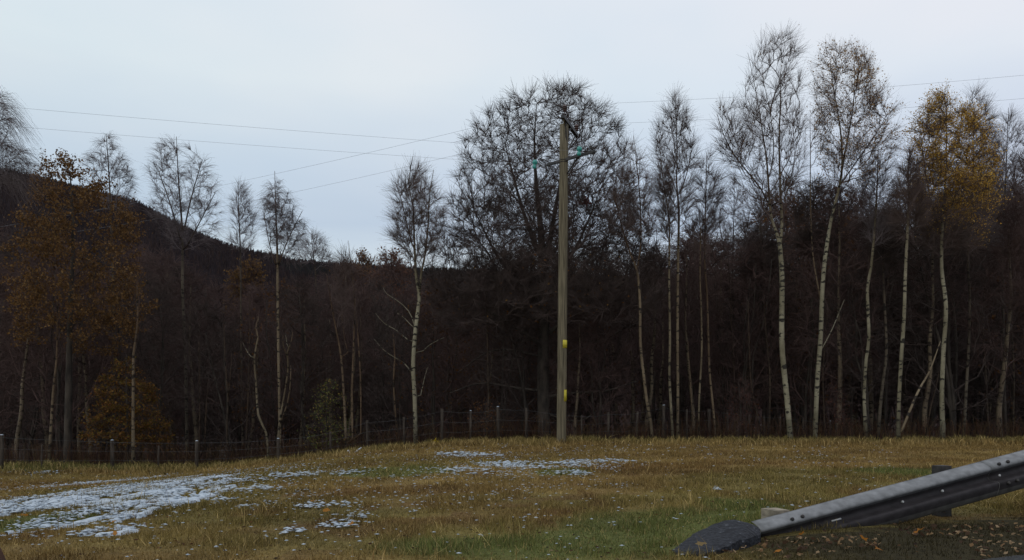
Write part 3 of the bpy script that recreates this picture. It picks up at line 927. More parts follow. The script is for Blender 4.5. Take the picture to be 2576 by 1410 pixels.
make_tree('birch_tree', 'straight pale birch stem standing in front of the orange beech bush', 'tree', 26.8,
          [[(335, 1170, 11), (334, 1060, 10), (333, 960, 9), (334, 890, 8), (342, 820, 6), (343, 760, 5), (342, 715, 2)]], None, 0, 25, bark='bark_warm', seed=next(SEED))
make_tree('birch_tree', 'very thin forked birch stem between the orange bush and the crooked stem', 'tree', 28.2,
          [[(572, 1150, 6), (571, 1080, 6), (572, 1000, 5.5), (566, 920, 4), (563, 830, 3), (562, 760, 1.5)], [(572, 1010, 4), (580, 950, 3), (585, 890, 1.5)]], None, 0, 14, bark='bark_dull', seed=next(SEED))
make_tree('birch_tree', 'thread thin grey birch stem just left of the crooked dead stem', 'tree', 28.6,
          [[(618, 1150, 5), (622, 1020, 4.5), (626, 900, 4), (628, 800, 2.5), (628, 730, 1)]], None, 0, 14, bark='bark_dull', seed=next(SEED))
make_tree('birch_tree', 'thin stem pair behind the third left fence post', 'tree', 29.0,
          [[(502, 1160, 5), (504, 1050, 4.5), (503, 960, 3), (500, 860, 1.5)], [(516, 1150, 5), (522, 1060, 4.5), (527, 1000, 3), (533, 960, 1)]], None, 0, 14, bark='bark_dull', seed=next(SEED))
make_tree('birch_tree', 'slim leaning birch stem crossing the bare limbs of the white birch', 'tree', 29.2,
          [[(998, 1090, 6), (993, 1020, 6), (990, 960, 6), (993, 900, 5), (988, 840, 2.5)]], None, 0, 12, bark='bark_warm', seed=next(SEED))
# the white birch left of the oak
make_tree('birch_tree', 'white forked birch with bare snowy limbs to its left, left of the big oak', 'tree', 28.0,
          [[(1046, 1085, 15), (1044, 1000, 14), (1041, 920, 14), (1047, 830, 13.5), (1054, 770, 12), (1055, 740, 11), (1047, 690, 9), (1043, 600, 6.5), (1040, 520, 4.5), (1030, 470, 3), (1040, 400, 1.5)],
           [(1055, 745, 9), (1062, 690, 7.5), (1072, 640, 6), (1080, 570, 4.5), (1085, 500, 3), (1095, 440, 1.5)], [(1044, 640, 5), (1022, 560, 3.5), (1005, 490, 2.5), (990, 450, 1.5)]],
          [(395, 1030, 1062), (430, 995, 1090), (470, 985, 1120), (530, 970, 1132), (590, 968, 1125), (640, 1000, 1110), (680, 1020, 1095)], 345, 5872,
          limbs=[[(1046, 820, 4), (1030, 785, 3), (1003, 760, 2.2), (975, 742, 1.6), (966, 726, 0.8)], [(1046, 832, 3), (1022, 805, 2), (1002, 790, 1.2)],
                 [(1042, 870, 4), (1020, 850, 3), (995, 830, 2.4), (968, 815, 1.8), (946, 790, 0.9)], [(1040, 942, 4), (1018, 915, 3), (990, 898, 2.4), (965, 880, 1.6), (944, 855, 0.9)],
                 [(1052, 900, 3), (1080, 870, 2), (1118, 850, 1)], [(1056, 1010, 3), (1068, 950, 2.2), (1078, 915, 1)]],
          seed=next(SEED), zmin_row=760, twig='twig')
# the big oak
OAKC = [(0.16, 0.07, 0.022), (0.11, 0.05, 0.02), (0.20, 0.11, 0.03)]
make_tree('oak_tree', 'big round crowned bare oak directly behind the wooden pole', 'tree', 31.0,
          [[(1368, 1095, 44), (1366, 950, 40), (1368, 800, 36), (1366, 680, 30), (1362, 590, 22), (1350, 470, 14), (1345, 360, 7), (1350, 260, 2)],
           [(1366, 700, 22), (1385, 600, 18), (1402, 500, 12), (1425, 380, 7), (1440, 270, 2)], [(1366, 660, 18), (1330, 570, 14), (1300, 470, 9), (1270, 350, 3)],
           [(1368, 760, 18), (1410, 690, 14), (1460, 600, 9), (1510, 480, 3)], [(1367, 780, 18), (1310, 710, 13), (1250, 640, 9), (1190, 520, 3)],
           [(1368, 850, 16), (1440, 790, 11), (1520, 740, 7), (1590, 700, 3)], [(1367, 870, 15), (1290, 820, 10), (1210, 770, 7), (1130, 700, 3)]],
          [(215, 1400, 1450), (235, 1290, 1500), (300, 1195, 1560), (370, 1145, 1585), (450, 1130, 1610), (550, 1115, 1650), (650, 1090, 1665), (740, 1080, 1680), (830, 1090, 1660)], 3000, 60000,
          bark='bark_dark', twig='twig_oak', clump=0.0, up=0.12, updir=0.25, droop=-0.1, tlen=(0.25, 0.65), r_tip=0.0056, r_tw=0.0058, wig=0.05, extra_profile=[([(470, 1140, 1600), (540, 1090, 1650), (620, 1060, 1690), (720, 1050, 1700), (800, 1070, 1690)], 1600)], spread=0.5, upb=0.08, hollow=0.5, seed=next(SEED),
          leaves=2600, leaf_cols=OAKC, leaf_size=0.10, leaf_where=lambda C, r: (np.hypot(C[:, 0] - 1.8, (C[:, 2] - 4.2) * 1.2) < 2.6 + r.normal(0, 0.7, len(C))),
          limbs=[[(1368, 1000, 14), (1440, 990, 10), (1520, 985, 7), (1600, 960, 3)], [(1368, 985, 12), (1290, 975, 9), (1210, 965, 6), (1130, 990, 3)],
                 [(1368, 1040, 9), (1440, 1060, 6), (1480, 1050, 5), (1530, 1005, 2)], [(1368, 930, 10), (1450, 880, 7), (1530, 850, 5), (1590, 815, 2)],
                 [(1368, 900, 10), (1280, 880, 7), (1220, 890, 5), (1150, 940, 2)]])
# right of the oak
make_tree('birch_tree', 'leaning birch with curved warm stem, first right of the pole', 'tree', 27.4,
          [[(1641, 1095, 11), (1637, 1060, 11), (1627, 1010, 10.5), (1618, 930, 10), (1612, 860, 10), (1612, 760, 9), (1605, 680, 8), (1588, 640, 6), (1566, 570, 4), (1545, 480, 2)],
           [(1605, 680, 5), (1614, 600, 4.5), (1608, 500, 3.5), (1597, 400, 2), (1590, 350, 1)]],
          [(345, 1582, 1600), (400, 1560, 1630), (470, 1520, 1650), (540, 1510, 1650), (600, 1530, 1650)], 201, 2827, bark='bark_warm', seed=next(SEED), zmin_row=690)
make_tree('birch_tree', 'slim pale birch with black rings, left one of the close pair', 'tree', 27.8,
          [[(1693, 1090, 9), (1688, 1030, 9), (1684, 940, 8.5), (1686, 860, 8), (1683, 700, 7), (1684, 560, 5), (1672, 470, 3), (1660, 400, 1.2)]],
          [(390, 1650, 1675), (440, 1640, 1695), (520, 1640, 1710), (600, 1655, 1705)], 157, 1957, seed=next(SEED), zmin_row=640)
make_tree('birch_tree', 'tall slender birch with warm stem, right one of the close pair', 'tree', 28.4,
          [[(1706, 1090, 10), (1707, 960, 9.5), (1707, 860, 9.5), (1708, 680, 8.5), (1711, 525, 7), (1705, 460, 5), (1706, 370, 3.5), (1700, 225, 1.2)], [(1708, 500, 4), (1730, 430, 3), (1742, 350, 1.5)], [(1706, 480, 4), (1680, 410, 2.5), (1660, 330, 1.2)]],
          [(218, 1688, 1712), (260, 1662, 1735), (330, 1640, 1758), (410, 1635, 1765), (490, 1650, 1760), (560, 1680, 1740)], 272, 4132, bark='bark_warm', seed=next(SEED), zmin_row=570)
make_tree('birch_tree', 'thread thin pale birch beside the twisted thin one', 'tree', 28.6,
          [[(1757, 1085, 7), (1759, 1000, 7), (1764, 880, 6.5), (1761, 760, 6), (1758, 700, 5), (1760, 580, 3)], [(1742, 1070, 4), (1738, 930, 3.5), (1734, 850, 1.5)]],
          [(520, 1748, 1775), (570, 1735, 1790), (640, 1740, 1785)], 71, 826, seed=next(SEED), zmin_row=690)
make_tree('birch_tree', 'thin twisted reddish birch, second stem left of the stout twin birch', 'tree', 29.0,
          [[(1799, 1080, 8), (1795, 1020, 8), (1786, 930, 7.5), (1784, 860, 7), (1779, 735, 6), (1772, 657, 5), (1773, 485, 3.5), (1776, 385, 1.2)]],
          [(370, 1766, 1790), (410, 1745, 1812), (480, 1735, 1830), (550, 1745, 1830), (600, 1755, 1810)], 186, 2610, bark='bark_warm', seed=next(SEED), zmin_row=660, twig='twig_lilac')
make_tree('bushy_birch', 'bushy bare birch with pinkish twig haze behind the thin twisted birch', 'tree', 36.0,
          [[(1850, 1080, 7), (1848, 850, 6.5), (1846, 680, 5), (1850, 560, 3), (1852, 450, 1)], [(1847, 720, 4), (1825, 620, 3), (1815, 540, 1.5)], [(1847, 700, 4), (1872, 610, 3), (1885, 530, 1.5)]],
          [(438, 1840, 1865), (480, 1812, 1890), (550, 1800, 1905), (620, 1800, 1905), (680, 1815, 1890)], 172, 2550, bark='bark_dull', twig='twig_lilac', seed=next(SEED), zmin_row=760)
PALE = [(0.44, 0.29, 0.17), (0.50, 0.35, 0.20), (0.36, 0.23, 0.13)]
make_tree('birch_tree', 'stoutest pale birch forking into two tall leaders, tallest in the row', 'tree', 26.6,
          [[(1986, 1105, 19), (1981, 1000, 18), (1974, 925, 18), (1968, 850, 17.5), (1967, 700, 16.5), (1966, 640, 15.5), (1965, 615, 14), (1956, 580, 9.5), (1948, 542, 8.5), (1940, 484, 7.5), (1935, 407, 6), (1925, 330, 4), (1910, 220, 2.5), (1890, 120, 1)],
           [(1965, 618, 11), (1971, 561, 9.5), (1969, 465, 7.5), (1972, 340, 5.5), (1980, 240, 4), (1986, 150, 2.5), (1990, 75, 1)], [(1944, 500, 5.5), (1905, 440, 5), (1870, 400, 4), (1838, 345, 3), (1815, 270, 1.5)],
           [(1938, 450, 4), (1950, 380, 3.5), (1945, 280, 2.5), (1925, 180, 1.2)], [(1970, 520, 4.5), (2000, 440, 3.5), (2018, 330, 2)]],
          [(70, 1983, 1998), (110, 1880, 2010), (170, 1875, 2020), (240, 1850, 2032), (310, 1815, 2035), (390, 1800, 2030), (470, 1850, 2030), (540, 1895, 2010)], 546, 6525, seed=next(SEED), zmin_row=600, r_tip=0.0052,
          extra_profile=[([(250, 1800, 1850), (330, 1795, 1880), (400, 1810, 1900)], 60)], leaves=240, leaf_cols=PALE, leaf_size=0.05)
make_tree('birch_tree', 'tall pale birch with broad crown carrying faded peach leaves at its top', 'tree', 28.2,
          [[(2050, 1095, 15), (2053, 1000, 15), (2058, 920, 15), (2064, 850, 15), (2070, 714, 14), (2078, 619, 12.5), (2095, 542, 10), (2114, 465, 8), (2118, 407, 7), (2112, 320, 5), (2095, 220, 3), (2085, 150, 1)],
           [(2116, 440, 6), (2135, 350, 5), (2150, 260, 3.5), (2160, 160, 1.2)], [(2112, 470, 5), (2160, 400, 4), (2205, 330, 2.5), (2235, 270, 1)], [(2066, 760, 6), (2052, 640, 4.5), (2050, 500, 4), (2055, 360, 2.5), (2058, 270, 1)]],
          [(100, 2075, 2120), (130, 2055, 2180), (190, 2040, 2215), (260, 2035, 2240), (330, 2040, 2262), (400, 2050, 2250), (460, 2070, 2200)], 502, 6307, seed=next(SEED), zmin_row=560,
          leaves=9000, leaf_cols=PALE + [(0.34, 0.21, 0.08)], leaf_size=0.06, leaf_where=lambda C, r: C[:, 2] > 9.6 + r.normal(0, 1.6, len(C)),
          limbs=[[(2066, 880, 4), (2090, 830, 3), (2122, 755, 1.5)]], r_tip=0.0052)
make_tree('birch_tree', 'kinked dull birch right of the peach leaved one, left of a close pair', 'tree', 29.0,
          [[(2179, 1105, 11), (2176, 1000, 11), (2181, 900, 11), (2185, 850, 10.5), (2180, 730, 10), (2188, 676, 9), (2198, 561, 7), (2205, 450, 4), (2208, 370, 1.5)]],
          [(360, 2195, 2220), (410, 2170, 2245), (480, 2155, 2265), (560, 2160, 2265), (620, 2175, 2245)], 215, 3045, seed=next(SEED), zmin_row=680, twig='twig_lilac')
make_tree('birch_tree', 'dull grey forked birch, right of the kinked one', 'tree', 29.8,
          [[(2208, 1105, 11), (2214, 1030, 11), (2221, 960, 10), (2228, 890, 9), (2225, 800, 8), (2221, 714, 7), (2218, 640, 4), (2222, 560, 2)], [(2222, 760, 4), (2240, 690, 3), (2250, 600, 1.5)]],
          [(540, 2205, 2245), (600, 2195, 2265), (680, 2205, 2262)], 100, 1522, bark='bark_dull', seed=next(SEED), zmin_row=740, twig='twig_dark')
make_tree('birch_tree', 'smooth pale birch with a dead stick propped against its foot', 'tree', 26.4,
          [[(2260, 1118, 14), (2261, 1060, 12.5), (2263, 1000, 12), (2268, 897, 12), (2274, 800, 11.5), (2280, 676, 10), (2288, 522, 7), (2286, 450, 4), (2290, 380, 1.5)]],
          [(370, 2280, 2302), (420, 2258, 2320), (490, 2245, 2335), (560, 2250, 2340), (600, 2262, 2330)], 186, 3262, seed=next(SEED), zmin_row=600)
lb = Bag(); st = smooth_line([[*P(2267, 1088, 26.2), 0.045], [*P(2308, 989, 26.5), 0.04], [*P(2339, 933, 26.8), 0.03], [*P(2366, 858, 27.0), 0.012]], 0.2)
lb.tube(st[:, :3], st[:, 3], 6, True, (1, 1, 1))
tag(lb.build('dead_stick', M['bark_warm']), 'long dead stick leaning out from the foot of the smooth pale birch', 'stick')
OR = [(0.56, 0.34, 0.06), (0.48, 0.28, 0.045), (0.60, 0.41, 0.13), (0.34, 0.19, 0.04), (0.52, 0.30, 0.04)]
make_tree('birch_tree', 'birch with golden orange autumn crown, most colourful tree on the right', 'tree', 27.6,
          [[(2373, 1112, 15), (2371, 1000, 14.5), (2374, 897, 14), (2379, 771, 13), (2372, 676, 11), (2371, 561, 9), (2378, 430, 5.5), (2380, 300, 3), (2382, 215, 1)],
           [(2371, 600, 6), (2405, 500, 5), (2440, 400, 3), (2455, 310, 1.5)], [(2371, 590, 6), (2335, 500, 4.5), (2310, 400, 3), (2300, 330, 1.2)]],
          [(212, 2362, 2402), (245, 2330, 2425), (300, 2300, 2465), (360, 2280, 2495), (430, 2275, 2500), (500, 2275, 2500), (570, 2300, 2490), (640, 2330, 2460)], 603, 7830, seed=next(SEED), zmin_row=690,
          leaves=48000, leaf_cols=OR, leaf_size=0.052, leaf_where=lambda C, r: ((C[:, 2] - 7.6) * 0.30 + (C[:, 0] - 15.0) * 0.36 + 0.15 + 0.25 * np.sin(C[:, 0] * 4.1) * np.sin(C[:, 2] * 3.3) + 0.3 > r.uniform(-0.1, 1.0, len(C)) + 0.45 * np.clip(8.6 - C[:, 2], 0, 3)), up=0.6, droop=0.2, spread=0.6, r_tw=0.0055)
make_tree('birch_tree', 'dull birch with hazy lilac crown just right of the golden one', 'tree', 30.5,
          [[(2424, 1108, 10), (2432, 1000, 10), (2438, 930, 9.5), (2444, 847, 9), (2446, 740, 8), (2443, 638, 7), (2455, 480, 5), (2458, 340, 2.5), (2455, 228, 1)]],
          [(222, 2438, 2470), (260, 2420, 2500), (340, 2420, 2525), (430, 2430, 2535), (520, 2440, 2520), (620, 2430, 2500)], 272, 4132, bark='bark_dull', twig='twig_lilac', seed=next(SEED), zmin_row=690)
make_tree('birch_tree', 'hazy lilac bare birch close to the right picture edge', 'tree', 33.0,
          [[(2530, 1100, 10), (2528, 850, 9), (2525, 640, 7), (2535, 450, 4), (2540, 270, 1)]],
          [(262, 2520, 2552), (310, 2500, 2580), (400, 2490, 2600), (500, 2490, 2610), (600, 2500, 2600)], 243, 3915, bark='bark_dark', twig='twig_lilac', seed=next(SEED), zmin_row=700)
make_tree('birch_tree', 'dense dark purple tree filling the right picture edge', 'tree', 29.5,
          [[(2590, 1100, 14), (2588, 850, 12), (2590, 650, 9), (2600, 480, 5), (2605, 320, 1)]],
          [(310, 2590, 2630), (380, 2550, 2680), (470, 2525, 2690), (560, 2510, 2690), (660, 2505, 2690), (780, 2520, 2680)], 373, 5655, bark='bark_dark', twig='twig_purple', seed=next(SEED), zmin_row=850)
# dark dense low crowns between the birches on the right
for lab, px, base, prof, d in (
        ('dark dome crowned tree between the twin birch and the peach leaved birch', 2045, 1080, [(440, 2040, 2075), (460, 2005, 2105), (510, 1985, 2130), (580, 1985, 2130), (640, 2000, 2120)], 34),
        ('dark low tree crown left of the stout twin birch', 1920, 1080, [(560, 1905, 1935), (590, 1875, 1950), (640, 1860, 1960), (700, 1860, 1965)], 37),
        ('dark spreading tree between the kinked birch and the smooth pale birch', 2225, 1085, [(520, 2200, 2250), (550, 2160, 2280), (600, 2150, 2290), (660, 2165, 2285)], 36),
        ('dark brown tree under the golden birch crown', 2400, 1085, [(480, 2390, 2420), (520, 2350, 2450), (590, 2330, 2480), (670, 2340, 2480), (740, 2360, 2470)], 35),
        ('dark many branched tree behind the kinked birch pair', 2140, 1085, [(560, 2125, 2165), (600, 2100, 2190), (680, 2095, 2200), (760, 2110, 2190)], 40)):
    make_tree('dark_tree', lab, 'tree', d,
              [[(px, base, 9), (px + 4, 880, 8), (px - 4, 720, 7), (px + 3, prof[2][0], 3), (px, prof[0][0], 1)], [(px + 2, 800, 5), (px + 28, 690, 4), (px + 40, prof[2][0] + 20, 2)], [(px + 2, 780, 5), (px - 26, 680, 4), (px - 36, prof[2][0] + 30, 2)]],
              prof, 300, 4600, bark='bark_dark', twig='twig_dark', seed=next(SEED), zmin_row=820, up=0.4, r_tw=0.0065, spread=0.9)
# thin grey stems in the right wood
for lab, ctrl, d in (
        ('thin curved grey stem right of the fence, left of the stout twin birch', [(1914, 1090, 6), (1905, 1040, 5.5), (1892, 979, 5.5), (1885, 900, 4.5), (1881, 821, 3), (1880, 760, 1)], 29.5),
        ('faint mottled stem between the curved grey stem and the stout twin birch', [(1935, 1085, 6), (1936, 950, 5.5), (1932, 900, 5), (1924, 800, 4), (1920, 740, 2)], 32),
        ('thin reddish stem just right of the tall peach leaved birch', [(2076, 1092, 5), (2075, 1000, 4.5), (2073, 938, 4), (2080, 860, 3), (2084, 780, 1.5)], 28.5),
        ('grey leaning stem left of the close birch pair by the fence', [(1850, 1080, 5), (1848, 960, 5), (1841, 860, 4.5), (1836, 740, 3), (1832, 640, 1.5)], 34),
        ('thin dark stem among the oak limbs left of the pole', [(1230, 1090, 6), (1228, 960, 6), (1226, 860, 5), (1224, 760, 3), (1218, 690, 1.5)], 30),
        ('leaning thin stem between the pale birch and the golden birch', [(2330, 1095, 5), (2345, 1020, 4.5), (2360, 960, 3), (2368, 930, 1.5)], 29),
        ('faint grey stem right of the dull birch near the picture edge', [(2485, 1100, 6), (2478, 950, 6), (2470, 820, 5), (2472, 700, 3)], 33),
        ('faint grey stem nearest the right picture edge', [(2548, 1100, 6), (2550, 950, 6), (2546, 820, 5), (2550, 700, 3)], 33.5)):
    make_tree('thin_stem', lab, 'tree', d, [ctrl], None, 0, 20, bark='bark_dull', seed=next(SEED))

# ------------------------------------------------------------------ leafy bushes
def make_bush(name, label, d, stem, prof, n, tw, leaves, cols, size, twig='twig_dark', seed=1, where_=None):
    return make_tree(name, label, 'bush', d, [stem], prof, n, tw, bark='bark_dark', twig=twig, up=-0.1, updir=-0.1, droop=0.15, tlen=(0.2, 0.5), leaves=leaves, leaf_cols=cols, leaf_size=size, leaf_where=where_,
                     seed=seed, spread=0.9, hollow=0.45)


make_bush('beech_bush', 'conical copper orange beech bush behind the fence on the left', 28.2, [(320, 1150, 7), (322, 1050, 6), (320, 960, 4), (325, 890, 1)],
          [(885, 300, 335), (930, 262, 375), (980, 232, 400), (1030, 212, 412), (1080, 205, 425), (1120, 215, 430)], 220, 1700, 17000,
          [(0.15, 0.065, 0.02), (0.11, 0.055, 0.02), (0.19, 0.10, 0.025), (0.085, 0.05, 0.018), (0.13, 0.09, 0.02)], 0.085, seed=next(SEED),
          where_=lambda C, r: np.sin(C[:, 2] * 13 + 1.5 * np.sin(C[:, 0] * 2.3) + 1.2 * np.sin(C[:, 1] * 2.9)) + 0.5 * np.sin(C[:, 0] * 5 + C[:, 2] * 3) > r.uniform(-1.1, 0.7, len(C)))
make_bush('green_bush', 'sparse green leaved bush beside the triple stemmed birch', 27.9, [(822, 1140, 5), (822, 1060, 4), (825, 1000, 2), (830, 960, 1)],
          [(950, 815, 850), (990, 785, 880), (1040, 765, 890), (1100, 765, 885), (1130, 775, 880)], 110, 800, 1800, [(0.10, 0.115, 0.035), (0.15, 0.14, 0.04), (0.20, 0.14, 0.045), (0.07, 0.085, 0.03)], 0.07, seed=next(SEED))
make_bush('russet_bush', 'low russet leaved bush behind the fence posts left of the pole', 28.3, [(1220, 1105, 4), (1222, 1060, 3), (1220, 1010, 1.5)],
          [(1000, 1205, 1235), (1030, 1180, 1255), (1070, 1175, 1265), (1100, 1185, 1260)], 80, 500, 700, [(0.13, 0.06, 0.03), (0.10, 0.045, 0.025), (0.17, 0.085, 0.035)], 0.07, seed=next(SEED))
make_bush('russet_bush', 'dull red brown bush behind the fence left of the stout twin birch', 29.5, [(1860, 1095, 4), (1862, 1040, 3), (1858, 960, 1.5)],
          [(940, 1845, 1880), (980, 1825, 1900), (1040, 1820, 1905), (1090, 1830, 1900)], 80, 600, 600, [(0.09, 0.035, 0.028), (0.07, 0.028, 0.022), (0.12, 0.05, 0.03)], 0.06, twig='twig_purple', seed=next(SEED))
make_bush('russet_bush', 'dull red brown bush behind the grass lip between peach leaved and kinked birches', 29.0, [(2105, 1105, 4), (2102, 1060, 3), (2100, 1000, 1.5)],
          [(960, 2090, 2115), (1000, 2072, 2135), (1060, 2068, 2150), (1105, 2075, 2150)], 80, 600, 500, [(0.09, 0.035, 0.028), (0.07, 0.028, 0.022), (0.12, 0.05, 0.03)], 0.06, twig='twig_purple', seed=next(SEED))
for lab, px, row, d, cols in (
        ('rounded tan leaved tree on the skyline left of the white birch', 905, 655, 90, [(0.14, 0.075, 0.04), (0.18, 0.11, 0.06)]),
        ('rounded russet tree on the skyline touching the white birch', 985, 655, 82, [(0.13, 0.055, 0.03), (0.16, 0.08, 0.045)]),
        ('ochre leaved tree top in the dark wood behind the weeping birch', 620, 680, 70, [(0.12, 0.065, 0.025), (0.15, 0.085, 0.03)])):
    make_tree('leafy_tree', lab, 'tree', d, [[(px, 1040, 6), (px, 850, 5), (px, row + 20, 3), (px, row - 15, 1)]],
              [(row - 25, px - 14, px + 14), (row - 5, px - 34, px + 34), (row + 30, px - 46, px + 46), (row + 70, px - 48, px + 48), (row + 120, px - 40, px + 40)], 130, 1200, bark='bark_dark', twig='twig_purple',
              leaves=2600, leaf_cols=cols, leaf_size=0.24, r_tip=0.02, r_tw=0.016, tlen=(0.7, 1.6), seed=next(SEED), up=0.3)

# ------------------------------------------------------------------ fence
POSTS = [(3, 1095, 1176, 10, 1), (105, 1120, 1172, 4, 0), (283, 1108, 1172, 9, 1), (398, 1122, 1168, 5, 0), (495, 1110, 1170, 9, 1), (700, 1104, 1160, 8, 1), (832, 1086, 1150, 6, 0), (925, 1058, 1140, 7, 0), (1017, 1050, 1128, 6, 0),
         (1112, 1029, 1112, 8, 0), (1184, 1034, 1110, 6, 1), (1254, 1024, 1110, 8, 1), (1324, 1027, 1108, 7, 0), (1365, 1038, 1106, 4, 0), (1463, 1045, 1106, 5, 0), (1531, 1038, 1104, 7, 0), (1601, 1036, 1102, 6, 0),
         (1669, 1020, 1098, 8, 1), (1727, 1030, 1096, 6, 0), (1785, 1029, 1096, 8, 0), (1832, 1036, 1096, 5, 0), (1885, 1042, 1096, 6, 0), (1923, 1046, 1096, 5, 0), (1962, 1046, 1096, 5, 0), (2019, 1054, 1096, 5, 0), (2088, 1060, 1096, 5, 1)]
PLAB = ['thick snow topped fence post at the left picture edge', 'thin dropper stake left of the second thick post', 'thick snow topped post left of the orange beech bush stem', 'thin stake right of the orange beech bush',
        'thick snow topped post beside the thin stem pair', 'post with snow on top at the foot of the wishbone stem', 'thin stake left of the triple stemmed birch', 'tall stake just right of the triple stemmed birch',
        'stake just left of the white birch', 'thick post right of the white birch', 'snow tipped thin post between two thick posts left of the pole', 'thick post with bright snow cap, first thick one left of the pole',
        'post between the bright capped post and the pole', 'thinnest stake close to the left of the pole', 'short stake just right of the pole', 'post second right of the pole', 'post left of the curved warm birch foot',
        'thick snow tipped post left of the close birch pair', 'thin stake right of the close birch pair', 'thick post at the foot of the thin twisted birch', 'thin stake right of the twisted birch', 'post left of the curved grey stem foot',
        'stake right of the curved grey stem foot', 'stake just left of the stout twin birch', 'stake just right of the stout twin birch', 'last snow tipped stake, rightmost of the fence']


def fence_d(px):
    return float(np.interp(px, [0, 600, 925, 1300, 1700, 2100], [24.5, 26.0, 27.2, 27.0, 28.5, 34.0]))


tops = []
for (px, top, base, w, snow), lab in zip(POSTS, PLAB):
    d = fence_d(px); p1 = P(px, top, d); r = w * d / F / 2
    g = float(G(p1[0], d))
    t = thing('fence_post', lab, 'fence post', (p1[0], d, g), 'posts of the wire fence along the wood')
    b = Bag(); lean = RNG.normal(0, 0.015, 2)
    top_ = p1 + np.array([lean[0], lean[1], 0])
    b.tube([(p1[0], d, min(g, p1[2] - 0.9) - 0.3), (p1[0] + lean[0] / 2, d, (g + p1[2]) / 2), (top_[0], top_[1], top_[2] - 0.012), tuple(top_)], [r, r * 0.99, r * 0.97, r * 0.86], 8)
    b.build('stake', M['post'], t)
    if snow:
        sb = Bag(); sb.lathe(top_ - np.array([0, 0, 0.002]), [(0.001, 0.0), (r * 0.85, 0.0), (r * 0.85, 0.010), (r * 0.5, 0.020), (0.001, 0.024)], 8)
        sb.build('snow_cap', M['snow'], t)
    tops.append((p1[0], d, p1[2], g))
tops = np.array(tops)
main = [0, 2, 4, 5, 6, 7, 8, 9, 10, 11, 12, 14, 15, 16, 17, 18, 19, 20, 21, 22, 23, 24, 25]
for frac, lab in ((0.93, 'top strand of the wire fence along the wood edge'), (0.62, 'middle strand of the wire fence along the wood edge'), (0.32, 'lowest strand of the wire fence along the wood edge')):
    L = [[tops[0, 0] - 4, tops[0, 1] - 0.4, tops[0, 3] + (tops[0, 2] - tops[0, 3]) * frac]]
    for i in main:
        x_, y_, z_, g_ = tops[i]; L.append([x_, y_ - 0.06, g_ + (z_ - g_) * frac])
    Lp = [L[0]]
    for a_, b2 in zip(L[:-1], L[1:]):
        a_, b2 = np.array(a_), np.array(b2)
        Lp += [a_ * 0.5 + b2 * 0.5 - np.array([0, 0, 0.03 * RNG.uniform(0.3, 1.3)]), b2]
    b = Bag(); b.tube(Lp, 0.004, 4, False)
    tag(b.build('fence_wire', M['wire']), lab, 'wire', 'strands of the wire fence')

# ------------------------------------------------------------------ wooden pole with its fittings
PB, PT = P(1412, 1112, 24.6), P(1419, 315, 24.6)
PB[2] = float(G(PB[0], PB[1]))
pole = thing('utility_pole', 'weathered wooden electricity pole with brown and teal insulators in front of the oak', 'pole', PB)
KP = 24.6 / F
r0, r1 = 24 * KP / 2, 21.5 * KP / 2
b = Bag(); ax = [PB + np.array([0, 0, -0.5])] + [PB + (PT - PB) * t for t in np.linspace(0, 1, 14)]
b.tube(ax, [r0] + list(np.linspace(r0, r1, 14)), 20); b.build('shaft', M['pole'], pole)


def pole_at(row):
    f = (1112 - row) / (1112 - 315)
    return PB + (PT - PB) * f, r0 + (r1 - r0) * f


b = Bag(); b.lathe(PT + np.array([0, 0, 0.001]), [(0.002, 0), (r1 * 0.9, 0.0), (r1 * 0.88, 0.018), (r1 * 0.5, 0.03), (0.002, 0.033)], 14); b.build('snow_cap', M['snow'], pole)
for row in (404, 409):
    c, r = pole_at(row); b = Bag(); b.lathe(c, [(r + 0.002, -0.012), (r + 0.009, -0.012), (r + 0.009, 0.012), (r + 0.002, 0.012)], 20); b.build('band', M['iron'], pole)


def beam_between(name, a, c, hw, hh, m, parent):
    a, c = np.array(a), np.array(c); d = unit(c - a); s = unit(np.cross(d, [0, 0, 1])); u = np.cross(s, d)
    b = Bag(); b.box((a + c) / 2, (np.linalg.norm(c - a) / 2, hw, hh), np.stack([d, s, u], 1)); return b.build(name, m, parent, flat=True)


# top arm, running away from the viewer
A0, A1 = P(1415, 293, 24.0), P(1452, 343, 25.9)
beam_between('crossarm', A0, A1, 0.055, 0.05, M['steel'], pole)
m_ = PT + np.array([0.0, 0, -0.10])
for tgt in (A0 * 0.82 + A1 * 0.18, A0 * 0.12 + A1 * 0.88):
    beam_between('arm_brace', m_ + np.array([r1 * 0.7, 0, -0.75]), tgt - np.array([0, 0, 0.05]), 0.02, 0.012, M['iron'], pole)
beam_between('arm_mount', m_ + np.array([r1 * 0.6, 0, -0.12]), (A0 + A1) / 2 - np.array([0, 0, 0.06]), 0.04, 0.03, M['iron'], pole)
# the near end rests on a pale strut from the pole head
beam_between('arm_brace', PT + np.array([0.0, -r1 * 0.6, -0.02]), A0 * 0.93 + A1 * 0.07 - np.array([0, 0, 0.05]), 0.016, 0.012, M['bolt_pale'], pole)


def brown_insulator(c, k):
    b = Bag(); pr = [(0.018, -0.10), (0.018, 0.0), (0.06, 0.01)]
    for i in range(3):
        z = 0.02 + i * 0.085; w = (0.105, 0.12, 0.11)[i]
        pr += [(0.062, z), (w, z + 0.012), (w, z + 0.03), (0.062, z + 0.06)]
    pr += [(0.055, 0.29), (0.04, 0.31), (0.002, 0.315)]
    b.lathe(c, [(r * k, z * k) for r, z in pr], 20)
    o = b.build('pin_insulator', M['porcelain'], pole)
    pb = Bag(); pb.tube([np.array(c) + [0, 0, -0.14], np.array(c) + [0, 0, 0.0]], 0.016, 8); pb.build('pin', M['bolt_pale'], o)
    return np.array(c) + np.array([0, 0, 0.30 * k])


